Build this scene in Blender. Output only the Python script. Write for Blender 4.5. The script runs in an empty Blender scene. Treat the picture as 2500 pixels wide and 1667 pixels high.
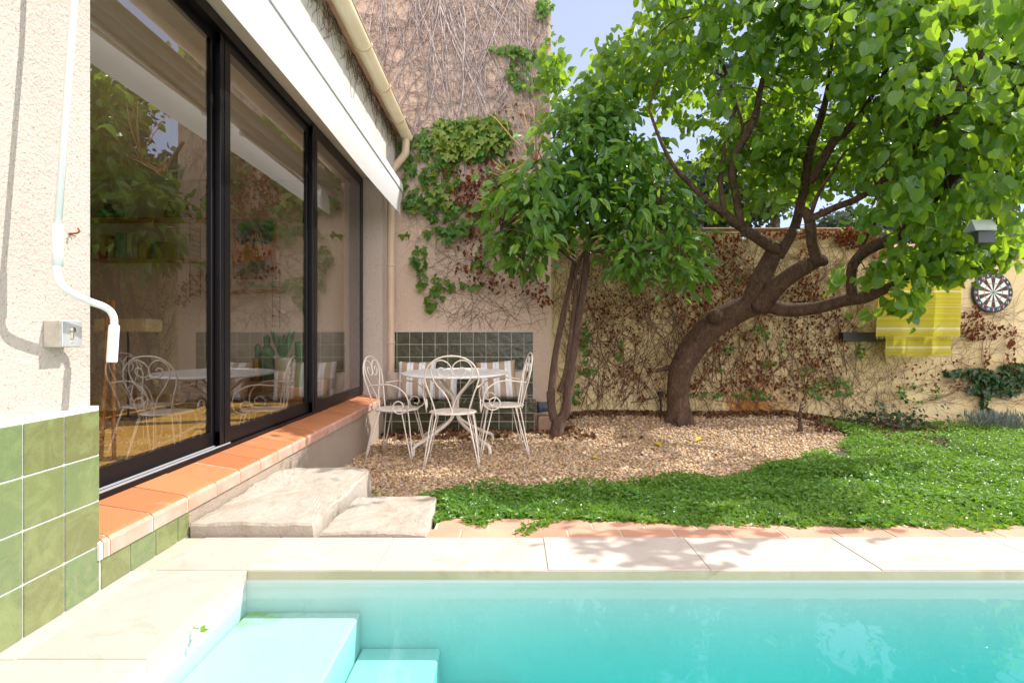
import bpy, math, random
import numpy as np
from mathutils import Vector, Matrix
random.seed(7); rng = np.random.default_rng(7)
sc = bpy.context.scene
COL = sc.collection
R = math.radians

# ------------------------------------------------------------ camera, light
EYE = 1.06; F = 1307.7; CX = 1176.0; HY = 775.2; VX = 1155.0; SH = 0.0158
cam = bpy.data.cameras.new('camera'); co = bpy.data.objects.new('camera', cam); COL.objects.link(co)
co.location = (0, 0, EYE); co.rotation_euler = (R(90), 0, 0)
cam.sensor_width = 36; cam.lens = 1390 / 2500 * 36; cam.shift_y = -9.5 / 2500
cam.clip_start = 0.05; cam.clip_end = 3000
sc.camera = co
SUN = Vector((0.623, 0.192, 0.758)).normalized()
sl = bpy.data.lights.new('sun', 'SUN'); sl.energy = 2.55; sl.angle = R(0.5); sl.color = (1, .965, .92)
so = bpy.data.objects.new('sun', sl); COL.objects.link(so); so.rotation_euler = SUN.to_track_quat('Z', 'Y').to_euler()
wd = bpy.data.worlds.new('World'); sc.world = wd; wd.use_nodes = True
nt = wd.node_tree; nt.nodes.clear()
_o = nt.nodes.new('ShaderNodeOutputWorld'); _b = nt.nodes.new('ShaderNodeBackground'); _s = nt.nodes.new('ShaderNodeTexSky')
_s.sky_type = 'NISHITA'; _s.sun_disc = False; _s.sun_elevation = math.asin(SUN.z); _s.sun_rotation = math.atan2(SUN.x, SUN.y)
_s.air_density = .85; _s.dust_density = .25; _s.ozone_density = 2.5
_tc = nt.nodes.new('ShaderNodeTexCoord'); _mp = nt.nodes.new('ShaderNodeMapping'); _mp.inputs['Scale'].default_value = (1.2, 2.0, 4.0)
_mp.inputs['Rotation'].default_value = (0.3, 0.5, 0.2)
_n = nt.nodes.new('ShaderNodeTexNoise'); _n.inputs['Scale'].default_value = 1.7; _n.inputs['Detail'].default_value = 9; _n.inputs['Roughness'].default_value = .6
_r = nt.nodes.new('ShaderNodeValToRGB'); _r.color_ramp.elements[0].position = .36; _r.color_ramp.elements[1].position = .78
_r.color_ramp.elements[1].color = (.9, .9, .9, 1); _r.color_ramp.elements[0].color = (.7, .7, .7, 1)
_x = nt.nodes.new('ShaderNodeMix'); _x.data_type = 'RGBA'; _x.inputs[7].default_value = (6.6, 6.45, 6.45, 1)
L = nt.links.new
_sp = nt.nodes.new('ShaderNodeSeparateXYZ'); _m1 = nt.nodes.new('ShaderNodeMath'); _m1.operation = 'MULTIPLY_ADD'; _m1.inputs[1].default_value = -.34; _m2 = nt.nodes.new('ShaderNodeMath'); _m2.operation = 'ADD'
L(_tc.outputs['Generated'], _sp.inputs[0]); L(_sp.outputs[1], _m1.inputs[0]); _m1.inputs[2].default_value = .17      # extra unseen cloud added behind the camera to lift the shade
L(_tc.outputs['Generated'], _mp.inputs['Vector']); L(_mp.outputs[0], _n.inputs['Vector']); L(_n.outputs[0], _m2.inputs[0]); L(_m1.outputs[0], _m2.inputs[1]); L(_m2.outputs[0], _r.inputs[0])
_cm = nt.nodes.new('ShaderNodeMix'); _cm.data_type = 'RGBA'; _cm.inputs[6].default_value = (9.0, 8.8, 8.8, 1); _cm.inputs[7].default_value = (1.75, 1.98, 2.35, 1)   # added fill brightness in the sky behind the camera, thin veil ahead
_cf = nt.nodes.new('ShaderNodeMapRange'); _cf.inputs[1].default_value = -.45; _cf.inputs[2].default_value = .45; L(_sp.outputs[1], _cf.inputs[0]); L(_cf.outputs[0], _cm.inputs[0]); L(_cm.outputs[2], _x.inputs[7])
L(_r.outputs[0], _x.inputs[0]); L(_s.outputs[0], _x.inputs[6]); _t = nt.nodes.new('ShaderNodeMix'); _t.data_type = 'RGBA'; _t.blend_type = 'MULTIPLY'; _t.inputs[0].default_value = 1; _t.inputs[7].default_value = (1.04, .97, 1.0, 1)
L(_x.outputs[2], _t.inputs[6]); L(_t.outputs[2], _b.inputs[0]); L(_b.outputs[0], _o.inputs[0])
_b.inputs[1].default_value = 0.15
vs = sc.view_settings; vs.view_transform = 'Standard'; vs.look = 'None'; vs.gamma = 1; vs.exposure = 1.3
sc.render.engine = 'CYCLES'
sc.cycles.max_bounces = 10; sc.cycles.diffuse_bounces = 5; sc.cycles.transparent_max_bounces = 16; sc.cycles.glossy_bounces = 4
sc.cycles.transmission_bounces = 8

# ------------------------------------------------------------ helpers
def W(px, py, d): return Vector(((px - CX) / F * d, d, EYE - (py - HY) / F * d))
def HW(px, py, X):
    d = X * F / (VX - px); return Vector((-X - SH * d, d, EYE - (py - HY) / F * d))
def sstep(a, b, t):
    t = min(1, max(0, (t - a) / (b - a))); return t * t * (3 - 2 * t)
def ground(x, y):
    g = 0.185 * (1 - sstep(2.65, 4.1, y))
    g += 0.13 * sstep(5.6, 6.9, y) * sstep(.35, .9, x) * (1 - sstep(3.2, 4.4, x))
    g -= 0.03 * sstep(-.6, -1.2, x) if x < -.6 else 0
    return g + .008 * math.sin(3 * x + 1.3) * math.sin(2.6 * y)
def G(px, py):
    d = 1.5
    while d < 9:
        p = W(px, py, d)
        if p.z <= ground(p.x, p.y): return p
        d += .01
    return W(px, py, 7)
def wloc(o):
    v = Vector((0, 0, 0))
    while o: v = v + o.location; o = o.parent
    return v
def tag(o, label=None, cat=None, group=None, kind=None):
    if label: o['label'] = label
    if cat: o['category'] = cat
    if group: o['group'] = group
    if kind: o['kind'] = kind
    return o
def thing(name, label, cat, loc=(0, 0, 0), rz=0, group=None):
    o = bpy.data.objects.new(name, None); COL.objects.link(o); o.location = loc; o.rotation_euler = (0, 0, rz)
    o.empty_display_size = .1
    return tag(o, label, cat, group)
def copy_tree(o, parent=None):
    c = o.copy(); COL.objects.link(c); c.parent = parent
    for ch in [k for k in bpy.data.objects if k.parent is o]: copy_tree(ch, c)
    return c

class MB:
    def __init__(s, house=False):
        s.v = []; s.f = []; s.m = []; s.r = []; s.sm = []; s.cm = 0; s.cr = .5; s.cs = False; s.h = house
    def V(s, x, y=None, z=None):
        if y is None: x, y, z = x
        if s.h: x = x - SH * y
        s.v.append((x, y, z)); s.r.append(s.cr); return len(s.v) - 1
    def Fc(s, idx): s.f.append(tuple(idx)); s.m.append(s.cm); s.sm.append(s.cs)
    def poly(s, pts): s.Fc([s.V(p) for p in pts])
    def box(s, x0, x1, y0, y1, z0, z1, b=0):
        if x1 < x0: x0, x1 = x1, x0
        if y1 < y0: y0, y1 = y1, y0
        if z1 < z0: z0, z1 = z1, z0
        if b <= 0:
            i = [s.V(x, y, z) for z in (z0, z1) for y in (y0, y1) for x in (x0, x1)]
            for q in ((0, 2, 3, 1), (4, 5, 7, 6), (0, 1, 5, 4), (2, 6, 7, 3), (0, 4, 6, 2), (1, 3, 7, 5)): s.Fc([i[k] for k in q])
            return
        b = min(b, (x1 - x0) / 2.01, (y1 - y0) / 2.01, (z1 - z0) / 2.01)
        lo = (x0, y0, z0); hi = (x1, y1, z1)
        idx = {}
        for sx in (0, 1):
            for sy in (0, 1):
                for sz in (0, 1):
                    sg = (sx, sy, sz)
                    c = [hi[k] if sg[k] else lo[k] for k in range(3)]
                    inn = [c[k] - b if sg[k] else c[k] + b for k in range(3)]
                    for a in range(3):
                        p = list(inn); p[a] = c[a]; idx[(sg, a)] = s.V(p)
        for a in range(3):
            u, w = (a + 1) % 3, (a + 2) % 3
            for e in (0, 1):
                q = []
                for (p, r_) in ((0, 0), (1, 0), (1, 1), (0, 1)):
                    k = [0, 0, 0]; k[a] = e; k[u] = p; k[w] = r_; q.append(idx[(tuple(k), a)])
                s.Fc(q if e else q[::-1])
        for a in range(3):
            u, w = (a + 1) % 3, (a + 2) % 3
            for p in (0, 1):
                for r_ in (0, 1):
                    k0 = [0, 0, 0]; k0[u] = p; k0[w] = r_; k1 = list(k0); k1[a] = 1; k0 = tuple(k0); k1 = tuple(k1)
                    q = [idx[(k0, u)], idx[(k1, u)], idx[(k1, w)], idx[(k0, w)]]
                    s.Fc(q if (p == r_) else q[::-1])
        for k in idx:
            pass
        for sx in (0, 1):
            for sy in (0, 1):
                for sz in (0, 1):
                    sg = (sx, sy, sz); q = [idx[(sg, 0)], idx[(sg, 1)], idx[(sg, 2)]]
                    s.Fc(q if (sx + sy + sz) % 2 else q[::-1])
    def prism(s, prof, y0, y1):          # prof: (x,z) list, extruded along y
        a = [s.V(x, y0, z) for x, z in prof]; b = [s.V(x, y1, z) for x, z in prof]; n = len(prof)
        s.Fc(a[::-1]); s.Fc(b)
        for i in range(n): s.Fc([a[i], a[(i + 1) % n], b[(i + 1) % n], b[i]])
    def tube(s, pts, rad, n=8, sub=4, caps=True, flat=1.0):
        P = [Vector(p) for p in pts]
        if not hasattr(rad, '__len__'): rad = [rad] * len(P)
        if sub > 1 and len(P) > 2:
            Q = []; RR = []
            for i in range(len(P) - 1):
                p0 = P[max(i - 1, 0)]; p1 = P[i]; p2 = P[i + 1]; p3 = P[min(i + 2, len(P) - 1)]
                for k in range(sub):
                    t = k / sub
                    Q.append(.5 * ((2 * p1) + (p2 - p0) * t + (2 * p0 - 5 * p1 + 4 * p2 - p3) * t * t + (3 * p1 - p0 - 3 * p2 + p3) * t ** 3))
                    RR.append(rad[i] * (1 - t) + rad[i + 1] * t)
            Q.append(P[-1]); RR.append(rad[-1]); P, rad = Q, RR
        if s.h: P = [Vector((p.x, p.y, p.z)) for p in P]
        t0 = (P[1] - P[0]).normalized(); up = Vector((0, 0, 1)) if abs(t0.z) < .9 else Vector((1, 0, 0))
        nn = (up - t0 * up.dot(t0)).normalized(); rings = []
        osm = s.cs; s.cs = True
        for i, p in enumerate(P):
            t = (P[min(i + 1, len(P) - 1)] - P[max(i - 1, 0)])
            t = t.normalized() if t.length > 1e-9 else t0
            nn = nn - t * nn.dot(t); nn = nn.normalized() if nn.length > 1e-6 else t.orthogonal().normalized()
            bb = t.cross(nn)
            rings.append([s.V(p + (nn * math.cos(2 * math.pi * k / n) + bb * math.sin(2 * math.pi * k / n) * flat) * rad[i]) for k in range(n)])
        for a, b in zip(rings[:-1], rings[1:]):
            for k in range(n): s.Fc([a[k], a[(k + 1) % n], b[(k + 1) % n], b[k]])
        if caps: s.Fc(rings[0][::-1]); s.Fc(rings[-1])
        s.cs = osm
    def lathe(s, c, prof, n=24, caps=True, ax='z'):
        c = Vector(c); rings = []; osm = s.cs; s.cs = True
        for r, z in prof:
            ring = []
            for k in range(n):
                a = 2 * math.pi * k / n
                o = (r * math.cos(a), r * math.sin(a), z) if ax == 'z' else (r * math.cos(a), z, r * math.sin(a))
                ring.append(s.V(c + Vector(o)))
            rings.append(ring)
        for a, b in zip(rings[:-1], rings[1:]):
            for k in range(n):
                q = [a[k], a[(k + 1) % n], b[(k + 1) % n], b[k]]; s.Fc(q if ax == 'z' else q[::-1])
        if caps: s.cs = False; s.Fc(rings[0][::-1]); s.Fc(rings[-1])
        s.cs = osm
    def build(s, name, mats, parent=None, loc=None, local=False):
        me = bpy.data.meshes.new(name)
        off = Vector(loc) if loc is not None else Vector((0, 0, 0))
        base = Vector((0, 0, 0)) if local else (wloc(parent) if parent else Vector((0, 0, 0))) + off
        me.from_pydata([(a - base.x, b - base.y, c - base.z) for a, b, c in s.v], [], s.f)
        if not isinstance(mats, (list, tuple)): mats = [mats]
        for m in mats: me.materials.append(m)
        me.polygons.foreach_set('material_index', s.m); me.polygons.foreach_set('use_smooth', s.sm)
        at = me.attributes.new('rnd', 'FLOAT', 'POINT'); at.data.foreach_set('value', s.r)
        me.update()
        o = bpy.data.objects.new(name, me); COL.objects.link(o)
        if parent: o.parent = parent
        o.location = off
        return o

def scatter(name, tv, tf, pos, Rm, scl, rnd, mat, parent=None, smooth=False, loc=None):
    """one mesh of many copies of a template"""
    tv = np.asarray(tv, float); n = len(tv); N = len(pos); scl = np.asarray(scl, float)
    if scl.ndim == 1: scl = scl[:, None].repeat(3, 1)
    v = tv[None] * scl[:, None, :]
    v = np.einsum('nij,nkj->nki', Rm, v) + np.asarray(pos)[:, None, :]
    off = Vector(loc) if loc is not None else Vector((0, 0, 0))
    base = np.array((wloc(parent) if parent else Vector((0, 0, 0))) + off)
    v = (v - base).reshape(-1, 3).astype(np.float32)
    li = np.array([i for f in tf for i in f], np.int32); ft = np.array([len(f) for f in tf], np.int32)
    loops = (li[None] + (np.arange(N) * n)[:, None]).reshape(-1).astype(np.int32)
    tot = np.tile(ft, N); st = np.concatenate([[0], np.cumsum(tot)[:-1]]).astype(np.int32)
    me = bpy.data.meshes.new(name); me.vertices.add(N * n); me.vertices.foreach_set('co', v.ravel())
    me.loops.add(len(loops)); me.loops.foreach_set('vertex_index', loops)
    me.polygons.add(len(tot)); me.polygons.foreach_set('loop_start', st)
    try: me.polygons.foreach_set('loop_total', tot)
    except Exception: pass
    me.polygons.foreach_set('use_smooth', np.full(len(tot), smooth))
    at = me.attributes.new('rnd', 'FLOAT', 'POINT'); at.data.foreach_set('value', np.repeat(rnd, n).astype(np.float32))
    me.materials.append(mat); me.update(calc_edges=True); me.validate()
    o = bpy.data.objects.new(name, me); COL.objects.link(o)
    if parent: o.parent = parent
    o.location = off
    return o
def frames(t, nrm):
    t = t / np.linalg.norm(t, axis=1, keepdims=True)
    z = nrm - t * (nrm * t).sum(1, keepdims=True); z /= np.linalg.norm(z, axis=1, keepdims=True) + 1e-9
    x = np.cross(t, z); return np.stack([x, t, z], axis=2)
def rand_dirs(n):
    d = rng.normal(size=(n, 3)); return d / np.linalg.norm(d, axis=1, keepdims=True)

def pip(poly, x, y):
    ins = False; j = len(poly) - 1
    for i in range(len(poly)):
        xi, yi = poly[i]; xj, yj = poly[j]
        if (yi > y) != (yj > y) and x < (xj - xi) * (y - yi) / (yj - yi) + xi: ins = not ins
        j = i
    return ins
def sample_poly(poly, n):
    xs = [p[0] for p in poly]; ys = [p[1] for p in poly]; out = []
    while len(out) < n:
        x = random.uniform(min(xs), max(xs)); y = random.uniform(min(ys), max(ys))
        if pip(poly, x, y): out.append((x, y))
    return out

SPOTS = [(900, 1090, .20), (1000, 1085, .24), (1090, 1100, .18), (1180, 1040, .10), (1500, 1025, .16), (1545, 1000, .13), (1420, 1080, .18), (1560, 1075, .20), (1700, 985, .15), (1780, 990, .17), (2000, 1110, .22), (2150, 1060, .25), (2280, 1030, .28), (2250, 1120, .25), (1900, 1150, .15), (1250, 1165, .12), (1650, 1180, .14), (1350, 1175, .10), (2080, 1020, .14)]
def keep_sun(pos):
    """openings in the crowns: True where a leaf stays"""
    pos = np.asarray(pos); k = np.ones(len(pos), bool); s_ = np.array(SUN)
    for px, py, r in SPOTS:
        g = np.array(G(px, py)); d = pos - g; t = d @ s_; dist = np.linalg.norm(d - t[:, None] * s_, axis=1)
        k &= ~((dist < r * rng.uniform(.6, 1.1, len(pos))) & (rng.random(len(pos)) < .93))
    return k
# leaf templates: y = base to tip
def leaf_tpl(half, cup=.12, droop=.12):
    rt = [(x, y, cup * abs(x) * 2 - droop * y * y) for x, y in half]
    v = [(0, 0, 0)] + rt + [(0, 1, -droop)] + [(-x, y, z) for x, y, z in rt]
    n = len(rt)
    mid = len(v); v.append((0, .5, -droop * .25))
    return v, [[mid, 0] + list(range(1, n + 1)) + [n + 1], [mid, n + 1] + list(range(n * 2 + 1, n + 1, -1)) + [0]]
HEART = leaf_tpl([(.2, -.1), (.42, -.03), (.53, .18), (.53, .43), (.42, .68), (.2, .88)])
LANCE = leaf_tpl([(.1, .12), (.19, .35), (.2, .58), (.12, .82)], cup=.3, droop=.25)
IVY = leaf_tpl([(.2, -.12), (.5, .12), (.62, .5), (.32, .42), (.2, .72)], cup=.12, droop=.2)
SMALL = leaf_tpl([(.28, .25), (.3, .6)], cup=.25, droop=.25)
DRY = leaf_tpl([(.25, .0), (.4, .45), (.18, .75)], cup=.7, droop=.6)
_a = (1 + 5 ** .5) / 2
ICO_V = [Vector(p).normalized() for p in ((-1, _a, 0), (1, _a, 0), (-1, -_a, 0), (1, -_a, 0), (0, -1, _a), (0, 1, _a), (0, -1, -_a), (0, 1, -_a), (_a, 0, -1), (_a, 0, 1), (-_a, 0, -1), (-_a, 0, 1))]
ICO_F = [(0, 11, 5), (0, 5, 1), (0, 1, 7), (0, 7, 10), (0, 10, 11), (1, 5, 9), (5, 11, 4), (11, 10, 2), (10, 7, 6), (7, 1, 8), (3, 9, 4), (3, 4, 2), (3, 2, 6), (3, 6, 8), (3, 8, 9), (4, 9, 5), (2, 4, 11), (6, 2, 10), (8, 6, 7), (9, 8, 1)]

# ------------------------------------------------------------ materials
def newmat(name):
    m = bpy.data.materials.new(name); m.use_nodes = True; t = m.node_tree; t.nodes.clear()
    o = t.nodes.new('ShaderNodeOutputMaterial'); return m, t, o
def ramp(t, fac, stops):
    r = t.nodes.new('ShaderNodeValToRGB'); e = r.color_ramp.elements
    while len(e) < len(stops): e.new(.5)
    for k, (p, c) in enumerate(stops): e[k].position = p; e[k].color = (*c, 1) if len(c) == 3 else c
    t.links.new(fac, r.inputs[0]); return r.outputs[0]
def noise(t, scale, detail=5, rough=.55, vec=None, dist=0):
    n = t.nodes.new('ShaderNodeTexNoise'); n.inputs['Scale'].default_value = scale; n.inputs['Detail'].default_value = detail
    n.inputs['Roughness'].default_value = rough; n.inputs['Distortion'].default_value = dist
    if vec is None:
        g = t.nodes.new('ShaderNodeNewGeometry') if not t.nodes.get('GEO') else t.nodes['GEO']; g.name = 'GEO'; vec = g.outputs['Position']
    t.links.new(vec, n.inputs['Vector']); return n.outputs[0]
def mixc(t, fac, a, b, mode='MIX'):
    x = t.nodes.new('ShaderNodeMix'); x.data_type = 'RGBA'; x.blend_type = mode
    for i, v in ((0, fac), (6, a), (7, b)):
        if isinstance(v, (int, float)): x.inputs[i].default_value = v
        elif isinstance(v, tuple): x.inputs[i].default_value = (*v, 1) if len(v) == 3 else v
        else: t.links.new(v, x.inputs[i])
    return x.outputs[2]
def mth(t, op, a, b=0.0, c=None):
    m = t.nodes.new('ShaderNodeMath'); m.operation = op
    for i, v in enumerate((a, b) if c is None else (a, b, c)):
        if isinstance(v, (int, float)): m.inputs[i].default_value = v
        else: t.links.new(v, m.inputs[i])
    return m.outputs[0]
def bump(t, h, strength=.3, dist=.01, nrm=None):
    b = t.nodes.new('ShaderNodeBump'); b.inputs['Strength'].default_value = strength; b.inputs['Distance'].default_value = dist
    t.links.new(h, b.inputs['Height'])
    if nrm is not None: t.links.new(nrm, b.inputs['Normal'])
    return b.outputs[0]
def attr(t, n='rnd'):
    a = t.nodes.new('ShaderNodeAttribute'); a.attribute_name = n; return a.outputs['Fac']
def prin(t, o, col, rough=.6, nrm=None, spec=.5, metal=0, coat=0):
    p = t.nodes.new('ShaderNodeBsdfPrincipled')
    if isinstance(col, tuple): p.inputs['Base Color'].default_value = (*col, 1)
    else: t.links.new(col, p.inputs['Base Color'])
    if isinstance(rough, (int, float)): p.inputs['Roughness'].default_value = rough
    else: t.links.new(rough, p.inputs['Roughness'])
    p.inputs['Specular IOR Level'].default_value = spec; p.inputs['Metallic'].default_value = metal; p.inputs['Coat Weight'].default_value = coat
    if nrm is not None: t.links.new(nrm, p.inputs['Normal'])
    if o is not None: t.links.new(p.outputs[0], o.inputs[0])
    return p
def simple(name, c1, c2=None, scale=6, rough=.6, bs=0, bscale=60, bd=.004, spec=.5, metal=0, coat=0, var=0):
    m, t, o = newmat(name)
    col = c1
    if c2: col = ramp(t, noise(t, scale, 6), [(.3, c1), (.7, c2)])
    if var:
        a = attr(t); h = t.nodes.new('ShaderNodeHueSaturation')
        t.links.new(mth(t, 'MULTIPLY_ADD', a, var, 1 - var / 2), h.inputs['Value'])
        if isinstance(col, tuple): h.inputs['Color'].default_value = (*col, 1)
        else: t.links.new(col, h.inputs['Color'])
        col = h.outputs[0]
    nr = bump(t, noise(t, bscale, 5), bs, bd) if bs else None
    prin(t, o, col, rough, nr, spec, metal, coat); return m
def stucco(name, c1, c2, stain=None, crack=True):
    m, t, o = newmat(name)
    n1 = noise(t, 1.3, 6, .6); col = ramp(t, n1, [(.3, c1), (.72, c2)])
    f = noise(t, 70, 3, .6); pits = ramp(t, f, [(.30, (1, 1, 1)), (.39, (0, 0, 0))])
    col = mixc(t, mth(t, 'MULTIPLY', pits, .6), col, tuple(x * .35 for x in c1))
    if stain:
        pos, rad, sc_ = stain
        g = t.nodes.new('ShaderNodeVectorMath'); g.operation = 'DISTANCE'; gg = t.nodes['GEO']
        t.links.new(gg.outputs['Position'], g.inputs[0]); g.inputs[1].default_value = pos
        dd = mth(t, 'ADD', g.outputs['Value'], mth(t, 'MULTIPLY', noise(t, 4, 6), .7))
        col = mixc(t, ramp(t, dd, [(rad, (1, 1, 1)), (rad + .25, (0, 0, 0))]), col, sc_)
    h = mth(t, 'ADD', noise(t, 95, 4, .7), mth(t, 'MULTIPLY', noise(t, 22, 4), .6))
    prin(t, o, col, .9, bump(t, h, .8, .013), .2); return m
def leafmat(name, stops, trans=.45, rough=.4, spec=.5, tcol=None, tgain=1.0):
    m, t, o = newmat(name)
    col = ramp(t, attr(t), stops)
    if 'clover' in name: col = mixc(t, ramp(t, noise(t, 2.6, 5, .6), [(.42, (0, 0, 0)), (.65, (.7, .7, .7))]), col, (.20, .34, .05))
    col2 = mixc(t, mth(t, 'MULTIPLY', noise(t, 35, 3), .5), col, tuple(x * .55 for x in stops[0][1]))
    p = prin(t, None, col2, rough, bump(t, noise(t, 60, 3), .15, .004), spec)
    tr = t.nodes.new('ShaderNodeBsdfTranslucent')
    if tcol: t.links.new(mixc(t, .6, col, tcol), tr.inputs[0])
    else: t.links.new(col, tr.inputs[0])
    x = t.nodes.new('ShaderNodeMixShader'); x.inputs[0].default_value = trans
    t.links.new(p.outputs[0], x.inputs[1]); t.links.new(tr.outputs[0], x.inputs[2]); t.links.new(x.outputs[0], o.inputs[0])
    return m
def schlick(t, f0, nrm=None):
    g = t.nodes.new('ShaderNodeNewGeometry'); d = t.nodes.new('ShaderNodeVectorMath'); d.operation = 'DOT_PRODUCT'
    t.links.new(g.outputs['Incoming'], d.inputs[0]); t.links.new(nrm if nrm is not None else g.outputs['Normal'], d.inputs[1])
    c = mth(t, 'ABSOLUTE', d.outputs['Value']); q = mth(t, 'POWER', mth(t, 'SUBTRACT', 1.0, c), 5.0)
    return mth(t, 'ADD', mth(t, 'MULTIPLY', q, 1 - f0), f0)
def glassy(name, f0, tint, nrmfn=None, vol=None, rough=0.0):
    m, t, o = newmat(name); nr = nrmfn(t) if nrmfn else None
    a = t.nodes.new('ShaderNodeBsdfTransparent'); a.inputs[0].default_value = (*tint, 1)
    b = t.nodes.new('ShaderNodeBsdfGlossy'); b.inputs['Roughness'].default_value = rough
    if nr is not None: t.links.new(nr, b.inputs['Normal'])
    x = t.nodes.new('ShaderNodeMixShader'); t.links.new(schlick(t, f0, nr), x.inputs[0])
    t.links.new(a.outputs[0], x.inputs[1]); t.links.new(b.outputs[0], x.inputs[2]); t.links.new(x.outputs[0], o.inputs[0])
    if vol:
        v = t.nodes.new('ShaderNodeVolumeAbsorption'); v.inputs['Color'].default_value = (*vol[0], 1); v.inputs['Density'].default_value = vol[1]
        t.links.new(v.outputs[0], o.inputs['Volume'])
    return m

M = {}
M['stucco_l'] = stucco('cream_stucco', (.52, .435, .365), (.59, .51, .44))
M['stucco_p'] = stucco('pink_stucco', (.60, .46, .35), (.70, .56, .44))
M['stucco_y'] = stucco('yellow_stucco', (.66, .52, .26), (.78, .66, .39), ((2.95, 6.9, .05), .55, (.50, .22, .05)))
M['plinth'] = stucco('grey_render', (.36, .29, .22), (.44, .36, .28))
M['white_paint'] = simple('white_wall_paint', (.62, .60, .56), (.50, .46, .40), 9, .8, .3, 60)
M['grout'] = simple('white_grout', (.66, .65, .62), None, 9, .8)
M['joint'] = simple('sand_joint', (.50, .43, .34), (.42, .34, .25), 20, .9)
M['grout_dk'] = simple('grey_grout', (.55, .54, .47), None, 9, .8)
def tilemat(name, a, b, c, rough=.12):
    m, t, o = newmat(name)
    base = ramp(t, attr(t), [(0, a), (.5, b), (1, c)])
    n = noise(t, 9, 7, .65, dist=1.2)
    col = mixc(t, ramp(t, n, [(.45, (0, 0, 0)), (.62, (.6, .6, .6))]), base, tuple(min(1, x * 1.35) for x in b))
    h = mth(t, 'ADD', noise(t, 14, 4, .5), mth(t, 'MULTIPLY', noise(t, 60, 3), .15))
    prin(t, o, col, ramp(t, noise(t, 25, 4), [(.3, (rough,) * 3), (.8, (rough + .25,) * 3)]), bump(t, h, .8, .012), .5); return m
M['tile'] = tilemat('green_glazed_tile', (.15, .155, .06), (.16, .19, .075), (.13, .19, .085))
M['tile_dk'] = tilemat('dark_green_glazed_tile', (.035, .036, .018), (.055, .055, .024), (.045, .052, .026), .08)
def terracotta():
    m, t, o = newmat('terracotta_tile')
    base = ramp(t, attr(t), [(0, (.42, .15, .06)), (1, (.50, .21, .09))])
    col = mixc(t, ramp(t, noise(t, 5, 6, .6), [(.58, (0, 0, 0)), (.72, (.7, .7, .7))]), base, (.66, .42, .28))
    prin(t, o, col, .38, bump(t, noise(t, 40, 4), .15, .003), .45); return m
M['terracotta'] = terracotta()
M['terra_edge'] = simple('worn_terracotta_edge', (.46, .23, .15), (.56, .36, .28), 8, .8, .3, 60)
M['paver'] = simple('terracotta_paver', (.42, .20, .13), (.52, .30, .20), 4, .8, .3, 50, var=.25)
def travertine(name, c1, c2, c3):
    m, t, o = newmat(name)
    col = ramp(t, noise(t, 2.2, 7, .6, dist=.8), [(.3, c1), (.55, c2), (.78, c3)])
    col = mixc(t, ramp(t, noise(t, 3.3, 8, .65, dist=2.0), [(.55, (0, 0, 0)), (.68, (.42, .42, .42))]), col, tuple(x * y for x, y in zip(c3, (.80, .66, .5))))
    h2 = t.nodes.new('ShaderNodeHueSaturation'); t.links.new(mth(t, 'MULTIPLY_ADD', attr(t), .16, .92), h2.inputs['Value']); t.links.new(col, h2.inputs['Color']); col = h2.outputs[0]
    pit = ramp(t, noise(t, 55, 4, .7), [(.27, (1, 1, 1)), (.40 if 'rough' in name else .34, (0, 0, 0))])
    col = mixc(t, mth(t, 'MULTIPLY', pit, .75 if 'rough' in name else .5), col, (.28, .2, .12))
    prin(t, o, col, .75, bump(t, mth(t, 'ADD', noise(t, 60, 6, .7), noise(t, 14, 6, .6)), .6 if 'rough' in name else .3, .012 if 'rough' in name else .004), .3); return m
M['coping'] = travertine('limestone_coping', (.42, .37, .315), (.46, .41, .35), (.41, .33, .25))
M['coping_face_shade'] = travertine('shade_tinted_limestone', (.34, .31, .20), (.42, .38, .26), (.30, .27, .15))  # darker olive limestone: shade of the coping face put into the colour
M['rough_stone'] = travertine('rough_limestone', (.35, .30, .23), (.44, .39, .325), (.32, .25, .18))
M['basin'] = simple('pale_pool_render', (.56, .58, .54), (.62, .63, .59), 3, .7, .2, 80)
def stepmat():
    m, t, o = newmat('pool_step_render'); n = noise(t, 80, 4)
    col = ramp(t, noise(t, 3, 6), [(.3, (.50, .54, .50)), (.7, (.58, .61, .57))])
    g = t.nodes['GEO']; d = t.nodes.new('ShaderNodeVectorMath'); d.operation = 'DISTANCE'; t.links.new(g.outputs['Position'], d.inputs[0]); d.inputs[1].default_value = (-.93, 2.08, .078)
    e = mth(t, 'ADD', d.outputs['Value'], mth(t, 'MULTIPLY', noise(t, 14, 6, .7), .5))
    col = mixc(t, ramp(t, e, [(.26, (.8, .8, .8)), (.40, (0, 0, 0))]), col, (.28, .36, .06))
    prin(t, o, col, .7, bump(t, n, .3, .004), .4); return m
M['step'] = stepmat()
M['black_alu'] = simple('black_aluminium', (.006, .005, .006), None, 6, .38, .05, 200, .002, .28)
M['track'] = simple('brushed_track', (.55, .55, .57), None, 6, .4, metal=.3)
M['white_metal'] = simple('white_enamel', (.80, .79, .76), None, 6, .35, spec=.5)
M['cream_metal'] = simple('cream_enamel', (.78, .73, .64), (.70, .63, .53), 30, .38, spec=.5)
M['plate_metal'] = simple('brushed_plate', (.62, .63, .63), None, 6, .35, metal=.6)
M['brass'] = simple('nickel_lock', (.55, .5, .4), None, 6, .3, metal=1)
M['rust'] = simple('rust', (.25, .08, .02), None, 6, .9)
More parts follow.
